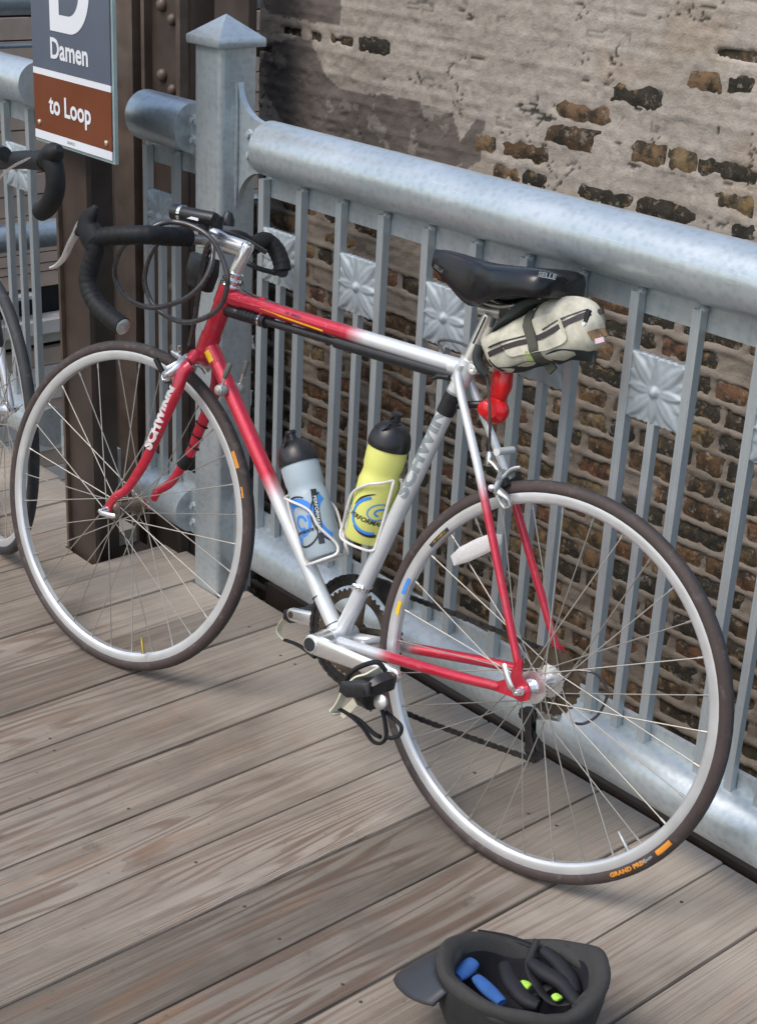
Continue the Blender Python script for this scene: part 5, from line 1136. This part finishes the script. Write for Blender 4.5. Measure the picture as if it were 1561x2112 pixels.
# visor: a curved peak growing out of the rim
vg=[]
for j in range(7):
    rw=[]
    for i in range(19):
        an=R(95+112*i/18); e=(1-abs(2*i/18-1.15)/1.15)**.85 if abs(2*i/18-1.15)<1.15 else 0; k=1.0+.42*e*(j/6); zz=Hh+rimz(an)*.8-.004-.050*(j/6)*e-.010*(j/6)**2*e
        rw.append((A_*k*math.cos(an)-.012*e*j/6,B_*k*math.sin(an),zz))
    vg.append(rw)
vz=MB().grid(vg).build('visor',simple('slate_visor',(.036,.039,.046),.5),he,ang=60)
md=vz.modifiers.new('thick','SOLIDIFY'); md.thickness=.006
# padded ribs and webbing inside the bowl
for a0,a1,r_ in ((60,250,.012),):
    pts=[]
    for i in range(9):
        t=i/8; p=V((A_*.80*math.cos(R(a0)),B_*.80*math.sin(R(a0)),0))*(1-t)+V((A_*.80*math.cos(R(a1)),B_*.80*math.sin(R(a1)),0))*t
        pts.append((p.x,p.y,Hh-.030-.085*math.sin(math.pi*t)))
    pad(pts,r_,HELMD,'inner_rib',.55)
for a0,w_ in ((35,.05),(330,.06),(290,.07),(250,.06),(205,.05),(160,.05)):
    an=R(a0); pts=[(A_*.86*math.cos(an+d),B_*.86*math.sin(an+d),Hh-.006+rimz(an)) for d in(-w_*5,-w_*2.5,0,w_*2.5,w_*5)]
    pad(pts,.014,HELMF,'foam_pad',.8)
pad([(-.085,.05,Hh-.01),(-.02,.02,Hh-.045),(.04,.02,Hh-.03),(.09,.055,Hh+.004)],.007,RUB,'chin_strap',.35)
pad([(.098,-.02,Hh-.005),(.05,-.01,Hh-.03),(.02,.05,Hh-.02),(.03,.085,Hh+.008)],.007,RUB,'chin_strap',.35)
for i in range(3): pad([(-.055+.008*i,-.112-.004*i,Hh-.02-.018*i),(.0,-.121-.004*i,Hh-.018-.018*i),(.06-.008*i,-.112-.004*i,Hh-.022-.018*i)],.006,HELMF,'shell_ridge',.8)
for pts,wd in (([(-1.2502,1.3659,0.1180),(-1.2182,1.3896,0.1180),(-1.1870,1.4035,0.1180),(-1.1561,1.4172,0.1180),(-1.1440,1.4508,0.1180)],.006),([(-1.2020,1.2398,0.1000),(-1.1698,1.2331,0.1000),(-1.1343,1.2318,0.1000)],.006)):
    pad([H_(*p) for p in pts],wd,RUB,'chin_strap',.35)
MB().tube([H_(*(-1.1984,1.2347,0.1000)),H_(*(-1.1882,1.2317,0.1000))],.004,8).build('buckle',SWHITE,he)
# ---------------------------------------------------------------- second bicycle
C2=V((-3.105,1.566,.336)); T2=V((.981,-.195,0)); U2=V((.007,.036,.999)); L2=U2.cross(T2)
T2b=V((.992,-.05,0)).normalized(); U2b=V((.0,.10,.995)).normalized(); L2b=U2b.cross(T2b); 
O2=C2-U2*.336; M2=Matrix((T2,L2,U2)).transposed().to_4x4(); M2.translation=O2
b2_=empty('bicycle',M2,label='black and silver bicycle leaning on the railing left of the brown column',cat='bicycle')
wheel(b2_,'front_wheel',(0,0,.336),(1,0,0),(0,1,0),(0,0,1),oln=.050,hubr=.02,black=True)
SV=simple('silver_frame_paint',(.60,.62,.64),.3,.5,.5,.06)
DKP=simple('dark_frame_paint',(.03,.033,.045),.3,.2,.6,.1)
ax2=V((-.28,0,.96)).normalized(); ht2=V((-.205,0,.80)); hb2=V((-.165,0,.665))
for s in(1,-1):
    MB().tube(cat([(-.150,s*.03,.655),(-.135,s*.042,.60),(-.08,s*.048,.46)],6),[.014]*12+[.012],14,fl=1.2,up=(1,0,0)).build('fork_blade',DKP,b2_)
    MB().tube(cat([(-.08,s*.048,.46),(-.04,s*.05,.40),(0,s*.052,.336)],6),[.0125-.0004*i for i in range(13)],14,fl=1.2,up=(1,0,0)).build('fork_blade_tip',SV,b2_)
MB().tube([(-.150,-.04,.655),(-.158,0,.668),(-.150,.04,.655)],.017,16).build('fork_crown',DKP,b2_)
MB().tube([hb2,ht2],.020,20).build('head_tube',SV,b2_)
bb2=V((-.62,.0,.27)); sc2=V((-.80,.0,.80))
MB().tube([hb2+ax2*.02,bb2],.019,18).build('down_tube',SV,b2_); MB().tube([ht2-ax2*.03,sc2],.016,18).build('top_tube',SV,b2_); MB().tube([sc2+V((-.03,0,.10)),bb2],.015,18).build('seat_tube',SV,b2_)
for s in(1,-1): MB().tube([sc2+V((0,s*.015,0)),(-1.02,s*.06,.336)],.008,10).build('seat_stay',SV,b2_); MB().tube([bb2+V((0,s*.02,0)),(-1.02,s*.06,.336)],.010,10).build('chain_stay',SV,b2_)
wheel(b2_,'rear_wheel',(-1.02,0,.336),(1,0,0),(0,1,0),(0,0,1),flange=(.02,.034),oln=.06,black=True)
MB().pillow([(-.72,.93),(-.80,.94),(-.96,.95),(-.98,.92),(-.86,.90),(-.78,.88)],.05,0,7,2.4).build('saddle',LEATHER,b2_)
M2i=M2.inverted()
w2=lambda p:M2i@V(p)
MB().tube([ht2,ht2+ax2*.07],.0125,16).build('stem_quill',ALU,b2_)
hc=w2((-2.8922,1.5000,0.9543)); MB().tube([ht2+ax2*.065,hc],.014,16).build('stem_extension',BLK,b2_)
hr=w2((-2.2749,1.2800,1.0833)); 
def tp2(pts): 
    MB().tube(cat(pts,7),.0165,16).build('bar_tape',RUB,b2_)
yy=1.28
tp2([hc,lerp(hc,hr,.55),w2((-2.4570,1.3400,1.0443)),w2((-2.3061,1.2900,1.0716))]); 
tp2([w2((-2.2687,1.2800,1.0827)),w2((-2.2606,1.2800,1.0627)),w2((-2.2607,1.2800,1.0387)),w2((-2.2734,1.2800,1.0146)),w2((-2.2956,1.2800,0.9957)),w2((-2.3125,1.2800,0.9875))])
far=[hc*2-p for p in (hr,)]; MB().tube([hc,hc+(hc-hr)*.95],.0165,14).build('bar_tape',RUB,b2_)
MB().tube(cat([w2((-2.2969,1.2850,1.0759)),w2((-2.2681,1.2800,1.0907)),w2((-2.2520,1.2800,1.0981)),w2((-2.2423,1.2800,1.1044))],4),[.016,.017,.018,.018,.018,.017,.017,.016,.014,.012,.010,.008,.006],14).build('brake_hood',RUB,b2_)
MB().tube(cat([w2((-2.2609,1.2850,1.0947)),w2((-2.2889,1.2800,1.0873)),w2((-2.3835,1.3000,1.0617)),w2((-2.5203,1.3400,1.0205)),w2((-2.6065,1.3600,0.9834)),w2((-2.7872,1.4200,0.8959))],8),.0026,8).build('brake_cable',ALU,b2_)
MB().tube([w2((-2.6876,1.4000,1.0166)),w2((-2.6213,1.3800,1.0238))],.014,12).build('computer_mount',BLK,b2_)
m=MB(); m.lathe((0,.052,.336),(0,1,0),[(0,.009),(.008,.009),(.012,.006),(.020,.0)],14); m.build('axle_nut',CHROME,b2_)
m=MB(); m.lathe((0,-.052,.336),(0,-1,0),[(0,.011),(.010,.011),(.014,.008),(.026,.0)],14); m.build('axle_nut',CHROME,b2_)
MB().tube([V((0,-.068,.336)),V((-.03,-.072,.35)),V((-.055,-.072,.38))],[.005,.006,.004],10).build('quick_release',ALU,b2_)
# small litter on the deck
ps=V((-1.7653,1.1296,0.0000)); MB().lathe(ps,(0,0,1),[(0,.004),(.001,.0045),(.002,.003),(.0022,0)],10)
